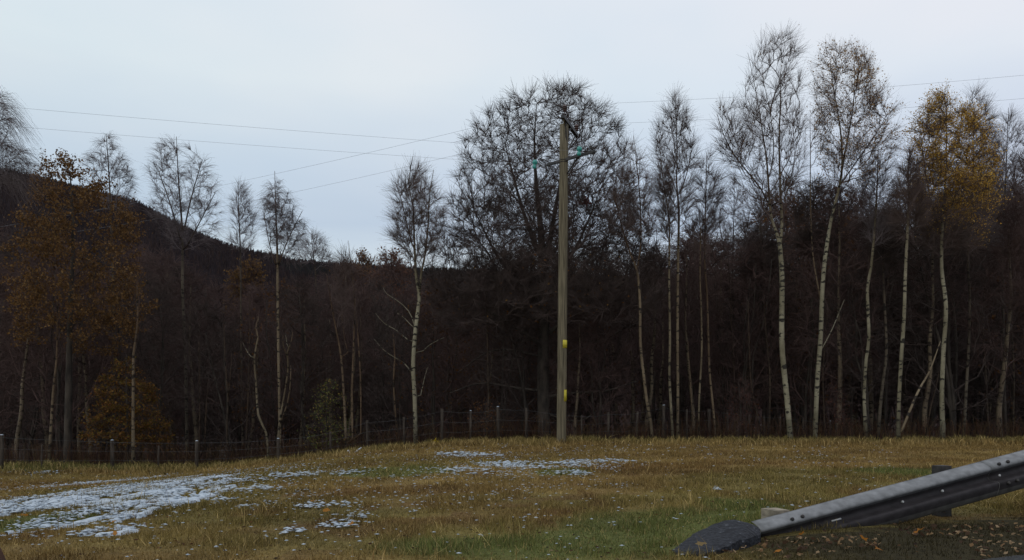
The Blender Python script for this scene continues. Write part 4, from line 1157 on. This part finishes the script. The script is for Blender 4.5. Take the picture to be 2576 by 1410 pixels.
t1 = brown_insulator(P(1420, 282, 24.15), 0.70)
t2 = brown_insulator(P(1450, 331, 25.7), 0.74)
# lower arm, nearer at its right end
B0, B1 = P(1378, 415, 25.0), P(1496, 381, 23.75)
beam_between('crossarm', B0, B1, 0.035, 0.038, M['steel'], pole)
c, r = pole_at(440)
beam_between('arm_brace', c + np.array([r * 0.7, -r * 0.6, 0]), B0 * 0.35 + B1 * 0.65 - np.array([0, 0, 0.05]), 0.018, 0.012, M['iron'], pole)
beam_between('arm_brace', c + np.array([-r * 0.7, r * 0.4, 0]), B0 * 0.72 + B1 * 0.28 - np.array([0, 0, 0.05]), 0.018, 0.012, M['iron'], pole)


def teal_insulator(c, anchor):
    b = Bag()
    pr = [(0.03, -0.17), (0.065, -0.165), (0.08, -0.13), (0.078, -0.06), (0.055, -0.035), (0.045, -0.01), (0.06, 0.01), (0.098, 0.03), (0.105, 0.08), (0.092, 0.14), (0.06, 0.175), (0.002, 0.19)]
    b.lathe(c, [(r_ * 0.78, z_ * 0.78) for r_, z_ in pr], 22, np.array([[1, 0, 0.12], [0, 1, 0], [-0.12, 0, 1]])); o = b.build('glass_insulator', M['teal'], pole)
    s = Bag(); s.tube([np.array(c) + [0.0, 0, -0.012], np.array(anchor)], 0.017, 8); s.build('strap', M['iron'], o)


C1, C2 = P(1345, 414, 25.15), P(1457, 381, 23.9)
teal_insulator(C1, B0)
teal_insulator(C2, P(1492, 380, 23.75))
b = Bag(); b.lathe(P(1488, 372, 23.8), [(0.002, -0.06), (0.04, -0.05), (0.045, 0.0), (0.03, 0.04), (0.002, 0.05)], 10); b.build('end_bolt', M['iron'], pole)


# warning plates wrapped round the pole
def plate(row0, row1, a0, a1, fig):
    c0, ra = pole_at(row1); c1, _ = pole_at(row0); h = c1[2] - c0[2]

    def surf(u, v, off):
        ang = a0 + (a1 - a0) * u; c, r = pole_at(row1 + (row0 - row1) * v); rr_ = r + off
        return c + np.array([math.sin(ang) * rr_, -math.cos(ang) * rr_, 0])
    b = Bag(); n = 8
    V = [surf(i / n, j, o) for o in (0.003, 0.007) for j in (0, 1) for i in range(n + 1)]
    k = n + 1; Fs = []
    for i in range(n):
        Fs += [[2 * k + i, 2 * k + i + 1, 3 * k + i + 1, 3 * k + i], [i + 1, i, k + i, k + i + 1], [i, i + 1, 2 * k + i + 1, 2 * k + i], [k + i + 1, k + i, 3 * k + i, 3 * k + i + 1]]
    b.add(V, Fs); pl = b.build('warning_plate', M['yellow'], pole)
    fb = Bag()
    for poly in fig:
        for (ua, va), (ub_, vb) in zip(poly[:-1], poly[1:]):
            pts = [surf(ua + (ub_ - ua) * t, va + (vb - va) * t, 0.009) for t in np.linspace(0, 1, 5)]
            fb.tube(pts, 0.0075, 4)
    fb.build('danger_symbol', M['black'], pl)


tri = lambda x0, x1, y0, y1: [(x0, y0), (x1, y0), ((x0 + x1) / 2, y1), (x0, y0)]
plate(854, 874, math.radians(4), math.radians(108), [tri(0.14, 0.86, 0.30, 0.88), [(0.48, 0.70), (0.42, 0.52), (0.56, 0.52), (0.50, 0.38)]])
plate(978, 1007, math.radians(24), math.radians(112), [[(0.02, 0.88), (0.98, 0.88)], tri(0.14, 0.86, 0.36, 0.80), [(0.48, 0.66), (0.42, 0.54), (0.56, 0.54), (0.50, 0.42)],
                                                     [(0.2, 0.24), (0.8, 0.24)], [(0.25, 0.13), (0.75, 0.13)]])


# ------------------------------------------------------------------ overhead lines
def line(a, c, sag, label, r=0.0028):
    a, c = np.array(a), np.array(c); t = np.linspace(0, 1, 40)[:, None]
    p = a + (c - a) * t; p[:, 2] -= sag * 4 * t[:, 0] * (1 - t[:, 0])
    b = Bag(); b.tube(p, r, 4, False); tag(b.build('power_line', M['conductor']), label, 'power line', 'overhead lines on the wooden pole')


def through(a, px, row):
    """far point on the level of a that is seen at px, row"""
    d = F * (a[2] - CAM_Z) / (HR - row)
    return P(px, row, d)


def extend(a, px, row, k):
    q = through(a, px, row); return a + (q - a) * k


line(t1, extend(t1, 2576, 168, 1.6), 0.25, 'upper overhead line from the top brown insulator to the right edge')
line(t2, extend(t2, 2576, 228, 1.6), 0.25, 'lower overhead line from the far brown insulator to the right edge')
line(t1, extend(t1, 560, 445, 2.4), 0.35, 'overhead line falling left from the top brown insulator behind the fan birch', 0.0036)
line(t2, extend(t2, 740, 463, 2.4), 0.35, 'overhead line falling left from the far brown insulator above the weeping birch', 0.0036)
line(C1, extend(C1, 60, 310, 1.7), 0.12, 'lower overhead line rising left from the left teal insulator')
line(C2, extend(C2, 30, 259, 1.7), 0.12, 'upper overhead line rising left from the right teal insulator')
# the small dark thing caught in the oak twigs
cl = Bag()
rg = np.random.default_rng(4)
V, Fq = leaf_quads(P(1472, 508, 29.0) + rg.normal(0, 0.06, (40, 3)), 0.16, rg); cl.add(V, Fq)
tag(cl.build('dead_leaf_clump', M['clump']), 'small dark red clump caught in bare oak twigs right of the pole', 'leaf clump')

# ------------------------------------------------------------------ guardrail
prof = [(0.156, 0.000), (0.146, 0.016), (0.120, 0.046), (0.092, 0.072), (0.074, 0.082), (0.060, 0.083), (0.050, 0.074), (0.038, 0.045), (0.022, 0.014), (0.008, 0.006)]
prof = prof + [(-v, u) for v, u in prof[::-1]]
prof = np.array(prof)
GA, GB = P(1908, 1362, 5.96), P(2576, 1180, 6.80)
GB = GA + (GB - GA)
gdir = unit(GB - GA); gside = unit(np.array([gdir[1], -gdir[0], 0])); gup = np.cross(gside, gdir); gup = gup if gup[2] > 0 else -gup
til = math.radians(22)
gS = gside * math.cos(til) + gup * math.sin(til); gU = gup * math.cos(til) - gside * math.sin(til)
rail = thing('guardrail', 'dirty grey steel roadside barrier rail sloping down into the ground', 'guardrail', (GA[0], GA[1], float(G(GA[0], GA[1]))))


def gpt(s, v, u):
    return GA + gdir * s + gU * v + gS * u


def rail_piece(s0, s1, off=0.0, name='beam'):
    ss = np.linspace(s0, s1, max(8, int((s1 - s0) / 0.15)))
    th = 0.004; V = []
    n = len(prof)
    nrm = np.gradient(prof, axis=0); nrm = np.stack([-nrm[:, 1], nrm[:, 0]], 1); nrm = unit(nrm)
    for o in (0, 1):
        for s in ss:
            for (v, u), (nv, nu) in zip(prof, nrm):
                sgn = 1 if nu > 0 else -1
                V.append(gpt(s, v - o * th * nv * sgn * 0, u - o * th + off))
    m = len(ss); ii = np.arange(2 * m * n).reshape(2, m, n); Fs = []
    f = ii[0]; k = ii[1]
    Fs.append(np.stack([f[:-1, :-1], f[1:, :-1], f[1:, 1:], f[:-1, 1:]], -1).reshape(-1, 4))
    Fs.append(np.stack([k[:-1, :-1], k[:-1, 1:], k[1:, 1:], k[1:, :-1]], -1).reshape(-1, 4))
    for e in (0, -1):
        Fs.append(np.stack([f[e, :-1], f[e, 1:], k[e, 1:], k[e, :-1]], -1))
    for e in (0, -1):
        Fs.append(np.stack([f[:-1, e], f[1:, e], k[1:, e], k[:-1, e]], -1))
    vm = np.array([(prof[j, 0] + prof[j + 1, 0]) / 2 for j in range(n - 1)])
    below_fold = sstep((0.062 - vm) / 0.03)[:, None]                  # tint turns much darker below the upper fold, shoulder stays pale
    cf = np.array([0.175, 0.18, 0.188]) * (1 - below_fold) + np.array([0.030, 0.027, 0.029]) * below_fold
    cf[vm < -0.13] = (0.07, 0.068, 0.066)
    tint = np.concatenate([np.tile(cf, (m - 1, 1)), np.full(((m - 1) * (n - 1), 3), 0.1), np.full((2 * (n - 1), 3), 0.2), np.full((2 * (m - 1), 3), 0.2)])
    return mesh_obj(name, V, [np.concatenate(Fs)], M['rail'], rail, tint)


SJ = np.linalg.norm(P(2512, 1190, 6.72) - GA)
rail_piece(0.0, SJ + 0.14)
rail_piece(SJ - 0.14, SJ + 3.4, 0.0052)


def bolt(s, v, u, r=0.014, m='iron', name='bolt'):
    c = gpt(s, v, u); b = Bag(); b.tube([c - gS * 0.006, c + gS * 0.010, c + gS * 0.014], [r, r, r * 0.6], 8)
    b.build(name, M[m], rail)


def slope_u(v):
    q = prof[np.argsort(prof[:, 0])]; return float(np.interp(v, q[:, 0], q[:, 1]))


for px in (2005, 2028):
    s = (px - 1934) / 642 * np.linalg.norm(GB - GA) * 0.97; bolt(s, 0.085, 0.083)
for dx in (-0.05, 0.05):
    bolt(SJ + dx, 0.085, 0.089); bolt(SJ + dx, -0.085, 0.089)
for s in (1.38, 1.80, SJ - 0.02):
    bolt(s, 0.0, 0.010, 0.011, 'bolt_pale')
b = Bag(); c = gpt(0.72, 0.0, 0.011); b.box(c, (0.045, 0.004, 0.006), np.stack([gdir, gS, gU], 1)); b.build('slot_tag', M['bolt_pale'], rail)
# posts behind the beam
for px, top, d, w in ((2372, 1172, 6.72, 33),):
    c = P(px, top, d); g = float(G(c[0], d)); hw = w * d / F / 2
    b = Bag(); Rz = np.array([[SOIL_D[0], -SOIL_D[1], 0], [SOIL_D[1], SOIL_D[0], 0], [0, 0, 1]])
    b.box((c[0], d + 0.02, (c[2] + g - 0.3) / 2), (hw, 0.05, (c[2] - g + 0.3) / 2), Rz); b.build('post', M['iron'], rail, flat=True)
b = Bag(); c = gpt(SJ + 0.75, 0, -0.10); b.box((c[0], c[1] + 0.03, c[2] - 0.25), (0.055, 0.05, 0.5), Rz); b.build('post', M['iron'], rail, flat=True)
c = P(1950, 1283, 6.24); b = Bag(); b.box((c[0], c[1], c[2] - 0.16), (0.07, 0.085, 0.165), Rz); b.build('end_block', M['block'], rail, flat=True)

# ------------------------------------------------------------------ dark slab of tarmac by the rail end
FAR = np.array([(1690, 1386, .02), (1712, 1368, .05), (1745, 1343, .09), (1788, 1322, .14), (1822, 1311, .18), (1855, 1309, .19), (1880, 1314, .175), (1900, 1322, .155), (1912, 1331, .13)], float)
NEAR = np.array([(1692, 1389, .015), (1725, 1394, .015), (1770, 1397, .02), (1805, 1384, .04), (1850, 1364, .08), (1888, 1352, .10), (1914, 1343, .11)], float)


def edge(E, n):
    q = []
    for px, row, z in E:
        d = (CAM_Z - z) * F / (row - HR); q.append(P(px, row, d))
    q = np.array(q); t = np.concatenate([[0], np.cumsum(np.linalg.norm(np.diff(q, axis=0), axis=1))]); t /= t[-1]
    return np.stack([np.interp(np.linspace(0, 1, n), t, q[:, k]) for k in range(3)], 1)


ns_, nw_ = 40, 14
e0, e1 = edge(FAR, ns_), edge(NEAR, ns_)
rg = np.random.default_rng(12)
top = np.array([[e0[i] + (e1[i] - e0[i]) * (j / (nw_ - 1)) for j in range(nw_)] for i in range(ns_)])
jn = np.sin(np.linspace(0, math.pi, nw_)) ** 0.5
top[:, :, 2] += 0.028 * jn[None] * np.sin(np.linspace(0.05, 1, ns_) * math.pi)[:, None] + 0.020 * (fbm(top[:, :, 0] * 11, top[:, :, 1] * 11, 91) - 0.5)
top[:, [0, -1], :2] += rg.normal(0, 0.004, (ns_, 2, 2))
ii = np.arange(ns_ * nw_).reshape(ns_, nw_)
b = Bag(); b.add(top.reshape(-1, 3), np.stack([ii[:-1, :-1], ii[1:, :-1], ii[1:, 1:], ii[:-1, 1:]], -1).reshape(-1, 4))
rim = np.concatenate([top[:, 0], top[-1, 1:], top[::-1, -1][1:], top[0, ::-1][1:]])
low = rim.copy(); low[:, 2] = np.minimum(G(rim[:, 0], rim[:, 1]) - 0.08, rim[:, 2] - 0.05); low[:, :2] += rg.normal(0, 0.003, (len(rim), 2))
k = len(rim)
b.add(np.concatenate([rim, low]), [(i, (i + 1) % k, k + (i + 1) % k, k + i) for i in range(k)])
slab = thing('tarmac_slab', 'dark grey broken tarmac slab lying at the buried end of the guardrail', 'slab', (1.5, 5.7, float(G(1.5, 5.7))))
b.build('slab_body', M['slab'], slab)


# ------------------------------------------------------------------ fallen leaves
def leaf_mesh(lobes, size, rng):
    """one fallen leaf, outline with lobes, slightly cupped"""
    n = 9; pts = []
    for k in range(n):
        a = 2 * math.pi * k / n; r = 1.0 if k % 2 == 0 else (0.55 if lobes else 0.86)
        pts.append((math.cos(a) * r * size, math.sin(a) * r * size * 0.75, rng.uniform(-0.1, 0.35) * size))
    V = [(0, 0, 0.12 * size)] + pts
    return V, [(0, k + 1, (k + 1) % n + 1) for k in range(n)]


LC = {'pale': [(0.29, 0.19, 0.10), (0.36, 0.25, 0.15), (0.22, 0.13, 0.065)], 'brown': [(0.085, 0.05, 0.03), (0.065, 0.038, 0.024)], 'orange': [(0.42, 0.17, 0.03)]}
lmeshes = {}
rng = np.random.default_rng(33)
for key, sz in (('pale', 0.018), ('brown', 0.020)):
    for v in range(5):
        V, Fs = leaf_mesh(False, sz, rng)
        o = mesh_obj('fallen_leaf', V, [np.array(Fs)], M['leaf'], None, np.array(LC[key][v % len(LC[key])])[None].repeat(len(Fs), 0))
        lmeshes[(key, v)] = o.data
        bpy.data.objects.remove(o)


def put_leaf(me, x, y, label, group, sc=1.0, dz=0.02):
    o = bpy.data.objects.new('fallen_leaf', me); COL.objects.link(o)
    o.location = (x, y, float(G(x, y)) + dz); o.rotation_euler = (rng.normal(0, 0.45), rng.normal(0, 0.45), rng.uniform(0, 6.28)); o.scale = (sc, sc, sc)
    return tag(o, label, 'leaf', group)


k = 0
while k < 230:
    px, row = rng.uniform(1740, 2576), rng.uniform(1322, 1410)
    x_, y_ = gp(px, row)
    if row < np.interp(px, [1740, 1940, 2150, 2576], [1400, 1360, 1352, 1300]) or soil_val(np.array(x_), np.array(y_)) < 0.35:
        continue
    if vn(x_ * 2.2, y_ * 2.2, 8) < 0.3:
        continue
    key = 'pale' if rng.random() < 0.6 else 'brown'
    put_leaf(lmeshes[(key, int(rng.integers(0, 5)))], x_, y_, {'pale': 'small pale tan fallen leaf on the dark earth below the guardrail', 'brown': 'small dark brown fallen leaf on the dark earth below the guardrail'}[key],
             key + ' leaves fallen below the guardrail', rng.uniform(0.6, 1.25))
    k += 1
for px, row, sc, lab in ((2018, 1355, 1.0, 'orange fallen leaf nearest the guardrail end'), (2311, 1349, 1.6, 'large orange fallen leaf under the guardrail post'), (2173, 1369, 1.2, 'orange fallen leaf midway below the rail, near the picture bottom'),
                         (1956, 1401, 1.0, 'orange fallen leaf on the bottom picture edge right of the tarmac slab'), (2210, 1396, 1.1, 'orange brown fallen leaf at the picture bottom below the rail')):
    x_, y_ = gp(px, row); V, Fs = leaf_mesh(True, 0.034, rng)
    o = mesh_obj('fallen_leaf', V, [np.array(Fs)], M['leaf'], None, np.array(LC['orange'][0])[None].repeat(len(Fs), 0) * rng.uniform(0.8, 1.1))
    me = o.data; bpy.data.objects.remove(o)
    put_leaf(me, x_, y_, lab, 'orange leaves fallen near the guardrail', sc, 0.035)
V, Fs = leaf_mesh(True, 0.05, rng)
o = mesh_obj('fallen_leaf', np.array(V) * [1, 1, 0.3], [np.array(Fs)], M['leaf'], None, np.array((0.24, 0.17, 0.075))[None].repeat(len(Fs), 0))
o.location = P(1762, 1375, (CAM_Z - 0.075) * F / (1375 - HR)) + np.array([0, -0.01, 0.02]); o.rotation_euler = (0.3, -0.1, 0.6)
tag(o, 'yellowish lobed leaf lying on the dark tarmac slab', 'leaf')
# leaves blown about the field
k = 0
for px, row, lab in ((60, 1313, 'orange leaf beside the big snow patch, nearest the left edge'), (283, 1333, 'orange leaf in the lower lobe of the big snow patch'), (290, 1362, 'red orange leaf on brown grass below the big snow patch'),
                     (822, 1300, 'orange leaf on brown grass above the small snow dots'), (790, 1275, 'orange speck of leaf beside the small middle snow strip'), (880, 1338, 'orange leaf near the small snow dots at the picture middle')):
    x_, y_ = gp(px, row); V, Fs = leaf_mesh(True, 0.04, rng)
    o = mesh_obj('fallen_leaf', V, [np.array(Fs)], M['leaf'], None, np.array((0.42, 0.19, 0.04))[None].repeat(len(Fs), 0))
    me = o.data; bpy.data.objects.remove(o); put_leaf(me, x_, y_, lab, 'leaves blown about the field', 1.0, 0.06)

# frosted forked stick, yellow clump by the fence, post at the picture corner
b = Bag()
b.tube([P(876, 1134, 24.6), P(880, 1142, 24.5), P(886, 1151, 24.4)], [0.03, 0.035, 0.03], 6)
b.tube([P(883, 1149, 24.4), P(893, 1141, 24.3), P(903, 1131, 24.3), P(910, 1126, 24.3)], [0.03, 0.033, 0.028, 0.012], 6)
b.tube([P(886, 1151, 24.4), P(889, 1158, 24.3)], [0.025, 0.02], 6)
tag(b.build('forked_stick', M['stick']), 'snow dusted forked stick lying on the grass at the wood edge', 'stick')
b = Bag(); V, Fq = leaf_quads(P(1096, 1115, 25.6) + rng.normal(0, 0.06, (26, 3)) * [1.4, 1, 0.9], 0.12, rng, 0); b.add(V, Fq, (0.45, 0.33, 0.03)); b.tube([P(1096, 1128, 25.6), P(1096, 1114, 25.6)], 0.01, 4, True, (0.2, 0.15, 0.03))
tag(b.build('yellow_plant', M['leaf']), 'tiny bright yellow leaved plant at the fence foot right of the white birch', 'plant')
b = Bag()
Rl = np.array([[math.cos(0.42), 0, math.sin(0.42)], [0, 1, 0], [-math.sin(0.42), 0, math.cos(0.42)]])
pc = P(-34, 1425, 5.0)
b.box(pc, (0.09, 0.06, 0.32), Rl.T); tag(b.build('leaning_post', M['brown_post'], None, flat=True), 'dark brown leaning post just showing in the bottom left corner', 'post')

# ------------------------------------------------------------------ snow
def snow_mask(x, y):
    big = blob_val(SNOW, x, y); sm = blob_val(SNOW2, x, y)
    n = fbm(x / 0.6, y / 1.2, 51, 2); n2 = fbm(x / 0.15, y / 0.42, 55, 2); n4 = vn(x / 0.07, y / 0.2, 57)
    v = np.maximum(np.clip(big * 1.9, 0, 1) * 0.74, np.clip(sm * 1.6, 0, 1) * 0.58)
    return v + (n - 0.5) * 0.75 + (n2 - 0.5) * 2.1 + (n4 - 0.5) * 1.2 - 0.88, v


sb = Bag()
done = set()
for (bx, by, rx, ry, yc) in SNOW:
    st = float(np.clip(0.0022 * yc, 0.022, 0.05))
    X = np.arange(bx - rx, bx + rx, st); Y = np.arange(yc - ry, yc + ry, st * 1.7)
    if len(X) < 3 or len(Y) < 3:
        continue
    xx, yy = np.meshgrid(X, Y)
    m, v = snow_mask(xx, yy)
    own = 1 - ((xx - bx) / rx) ** 2 - ((yy - yc) / ry) ** 2
    others = np.full_like(xx, -9.0)
    for o_ in (SNOW + SNOW2):
        if o_ is not None and (o_[0], o_[1]) in done:
            others = np.maximum(others, 1 - ((xx - o_[0]) / o_[2]) ** 2 - ((yy - o_[4]) / o_[3]) ** 2)
    done.add((bx, by))
    keep = (m > 0) & (own > 0) & (others <= 0)
    hgt = 0.018 + 0.026 * np.clip(m, 0, 0.6) + 0.028 * (fbm(xx / 0.12, yy / 0.2, 58) - 0.4)
    hgt = np.where(m > 0, np.maximum(hgt, 0.008), -0.02)
    V = np.stack([xx + RNG.normal(0, st * 0.22, xx.shape), yy, G(xx, yy) + hgt], -1)
    ii = np.arange(xx.size).reshape(xx.shape)
    kq = keep[:-1, :-1] | keep[1:, 1:] | keep[1:, :-1] | keep[:-1, 1:]
    Fq = np.stack([ii[:-1, :-1], ii[:-1, 1:], ii[1:, 1:], ii[1:, :-1]], -1)[kq]
    if len(Fq):
        sb.add(V, Fq)
# scattered crumbs of snow
rng = np.random.default_rng(41)
n = 120000
yy = 4.6 + 20 * rng.uniform(0, 1, n); xx = rng.uniform(-0.70, 0.5, n) * yy
bv = np.clip(blob_val(SNOW, xx, yy) * 1.9, 0, 1); sv = np.clip(blob_val(SNOW2, xx, yy) * 1.6, 0, 1)
hal = blob_val([(a, b_, c * 1.8, d_ * 2.2, e) for a, b_, c, d_, e in SNOW + SNOW2], xx, yy)
pat = sstep((0.55 * fbm(xx / 0.5, yy / 1.0, 47) + 0.45 * fbm(xx / 0.16, yy / 0.4, 48) - 0.39) / 0.22)
wgt = np.maximum(0.75 * bv, 0.45 * sv) * pat + 0.06 * np.clip(hal * 2, 0, 1) + 0.014 + 0.06 * (fbm(xx / 1.4, yy / 1.8, 147) > 0.62)
wgt = wgt * (1 - 0.6 * (xx / yy > 0.15))
ok = (rng.uniform(0, 1, n) < wgt) & (soil_val(xx, yy) < 0.3)
inp = np.maximum(bv, 0.8 * sv)[ok] > 0.15
xx, yy = xx[ok], yy[ok]; n = len(xx)
sz = np.where(inp, rng.uniform(0.009, 0.030, n), rng.uniform(0.005, 0.017, n)) * (0.6 + yy / 22)
base = np.array([(1, 0, 0), (0.5, 0.86, 0), (-0.5, 0.86, 0), (-1, 0, 0), (-0.5, -0.86, 0), (0.5, -0.86, 0), (0, 0, 0.45), (0, 0, -0.4)])
V = base[None] * sz[:, None, None] * rng.uniform(0.6, 1.4, (n, 8, 1)) * np.array([1.35, 1.1, 0.75])
V = V + np.stack([xx, yy, G(xx, yy) + rng.uniform(0.018, 0.042, n)], -1)[:, None]
tri_ = np.array([(k, (k + 1) % 6, 6) for k in range(6)] + [((k + 1) % 6, k, 7) for k in range(6)])
sb.add(V, (np.arange(n)[:, None, None] * 8 + tri_[None]).reshape(-1, 3))
struct(sb.build('snow', M['snow']), 'stuff')

# ------------------------------------------------------------------ leaf litter trodden into the turf
rng = np.random.default_rng(91)
n = 3000
yy = rng.uniform(4.2, 24, n); xx = rng.uniform(-0.7, 0.7, n) * yy
C = np.stack([xx, yy, G(xx, yy) + rng.uniform(0.01, 0.05, n)], -1)
V, Fq = leaf_quads(C, 0.035, rng, 0)
V[:, 2] = G(V[:, 0], V[:, 1]) + 0.035 + 0.35 * (V[:, 2] - G(V[:, 0], V[:, 1]))
struct(mesh_obj('leaf_litter', V, [Fq], M['leaf'], None, pick([(0.05, 0.022, 0.016), (0.075, 0.035, 0.02), (0.12, 0.06, 0.025), (0.24, 0.18, 0.10), (0.03, 0.018, 0.014)], n, rng, 0.3)), 'stuff')

# ------------------------------------------------------------------ grass
def blades(n, yr, xr, hlo, hhi, w0, seed, name, colmul=1.0, stalk=0.0, yden=0.0, bent=True):
    rng = np.random.default_rng(seed)
    y = rng.uniform(0, 1, n); y = yr[0] + (yr[1] - yr[0]) * y ** (1 + yden); x = rng.uniform(-xr, xr, n) * y
    soil = soil_val(x, y)
    keep = rng.uniform(0, 1, n) > soil * 0.4
    keep &= ~((np.abs((x - 1.57) * 0.86 + (y - 5.86) * 0.5) < 0.55) & (np.abs(-(x - 1.57) * 0.5 + (y - 5.86) * 0.86) < 0.17))
    rd = (x - 3.30) * 0.55 + (y - 4.93) * -0.83
    keep &= rd < 0.0
    x, y = x[keep], y[keep]; n = len(x)
    m, v = snow_mask(x, y); sn = (v > 0.25)
    h = rng.uniform(hlo, hhi, n) * (0.4 + 1.25 * sstep((fbm(x / 0.4, y / 0.4, 203) - 0.25) / 0.5))
    h = np.where(sn, h * 0.95, h) * (1 - 0.5 * soil_val(x, y))
    w = (w0 + 0.00032 * y) * rng.uniform(0.6, 1.4, n)
    a = rng.uniform(0, 6.28, n); ln = h * np.abs(rng.normal(0, 0.55, n)) * np.where(rng.random(n) < 0.25, 2.4, 1.0); b = rng.uniform(0, 6.28, n)
    g = G(x, y)
    p = np.stack([x, y, g - 0.005], -1); dx = np.stack([np.cos(a), np.sin(a), np.zeros(n)], -1) * w[:, None]
    tip = p + np.stack([np.cos(b) * ln, np.sin(b) * ln, h], -1)
    c = field_col(x, y)
    straw = rng.random(n) < (0.13 + stalk) * (soil_val(x, y) < 0.3)
    c[straw] = c[straw] * 0.35 + np.array([0.42, 0.31, 0.135]) * 0.65
    c = np.clip(c * rng.uniform(0.4, 1.55, n)[:, None] * colmul, 0, 0.6)
    c = c * (1 - 0.2 * soil_val(x, y))[:, None]
    if not bent:
        struct(mesh_obj(name, np.stack([p - dx, p + dx, tip], 1), [np.arange(n * 3).reshape(n, 3)], M['grass'], None, c), 'stuff')
        return
    mid = p + np.stack([np.cos(b) * ln * 0.3, np.sin(b) * ln * 0.3, h * 0.62], -1)
    V = np.stack([p - dx, p + dx, mid + dx * 0.7, tip, mid - dx * 0.7], 1)
    k5 = (np.arange(n) * 5)[:, None]
    struct(mesh_obj(name, V, [k5 + np.array([[0, 1, 2, 4]]), k5 + np.array([[4, 2, 3]])], M['grass'], None, np.concatenate([c, c])), 'stuff')


blades(560000, (3.6, 25), 0.80, 0.018, 0.056, 0.0014, 1, 'grass', bent=False)
blades(3500, (4.8, 24), 0.78, 0.06, 0.14, 0.0009, 2, 'tall_grass', 1.0, 0.3)
blades(46000, (23.0, 27.4), 0.80, 0.04, 0.17, 0.0028, 3, 'rough_grass', 1.0, 0.15)
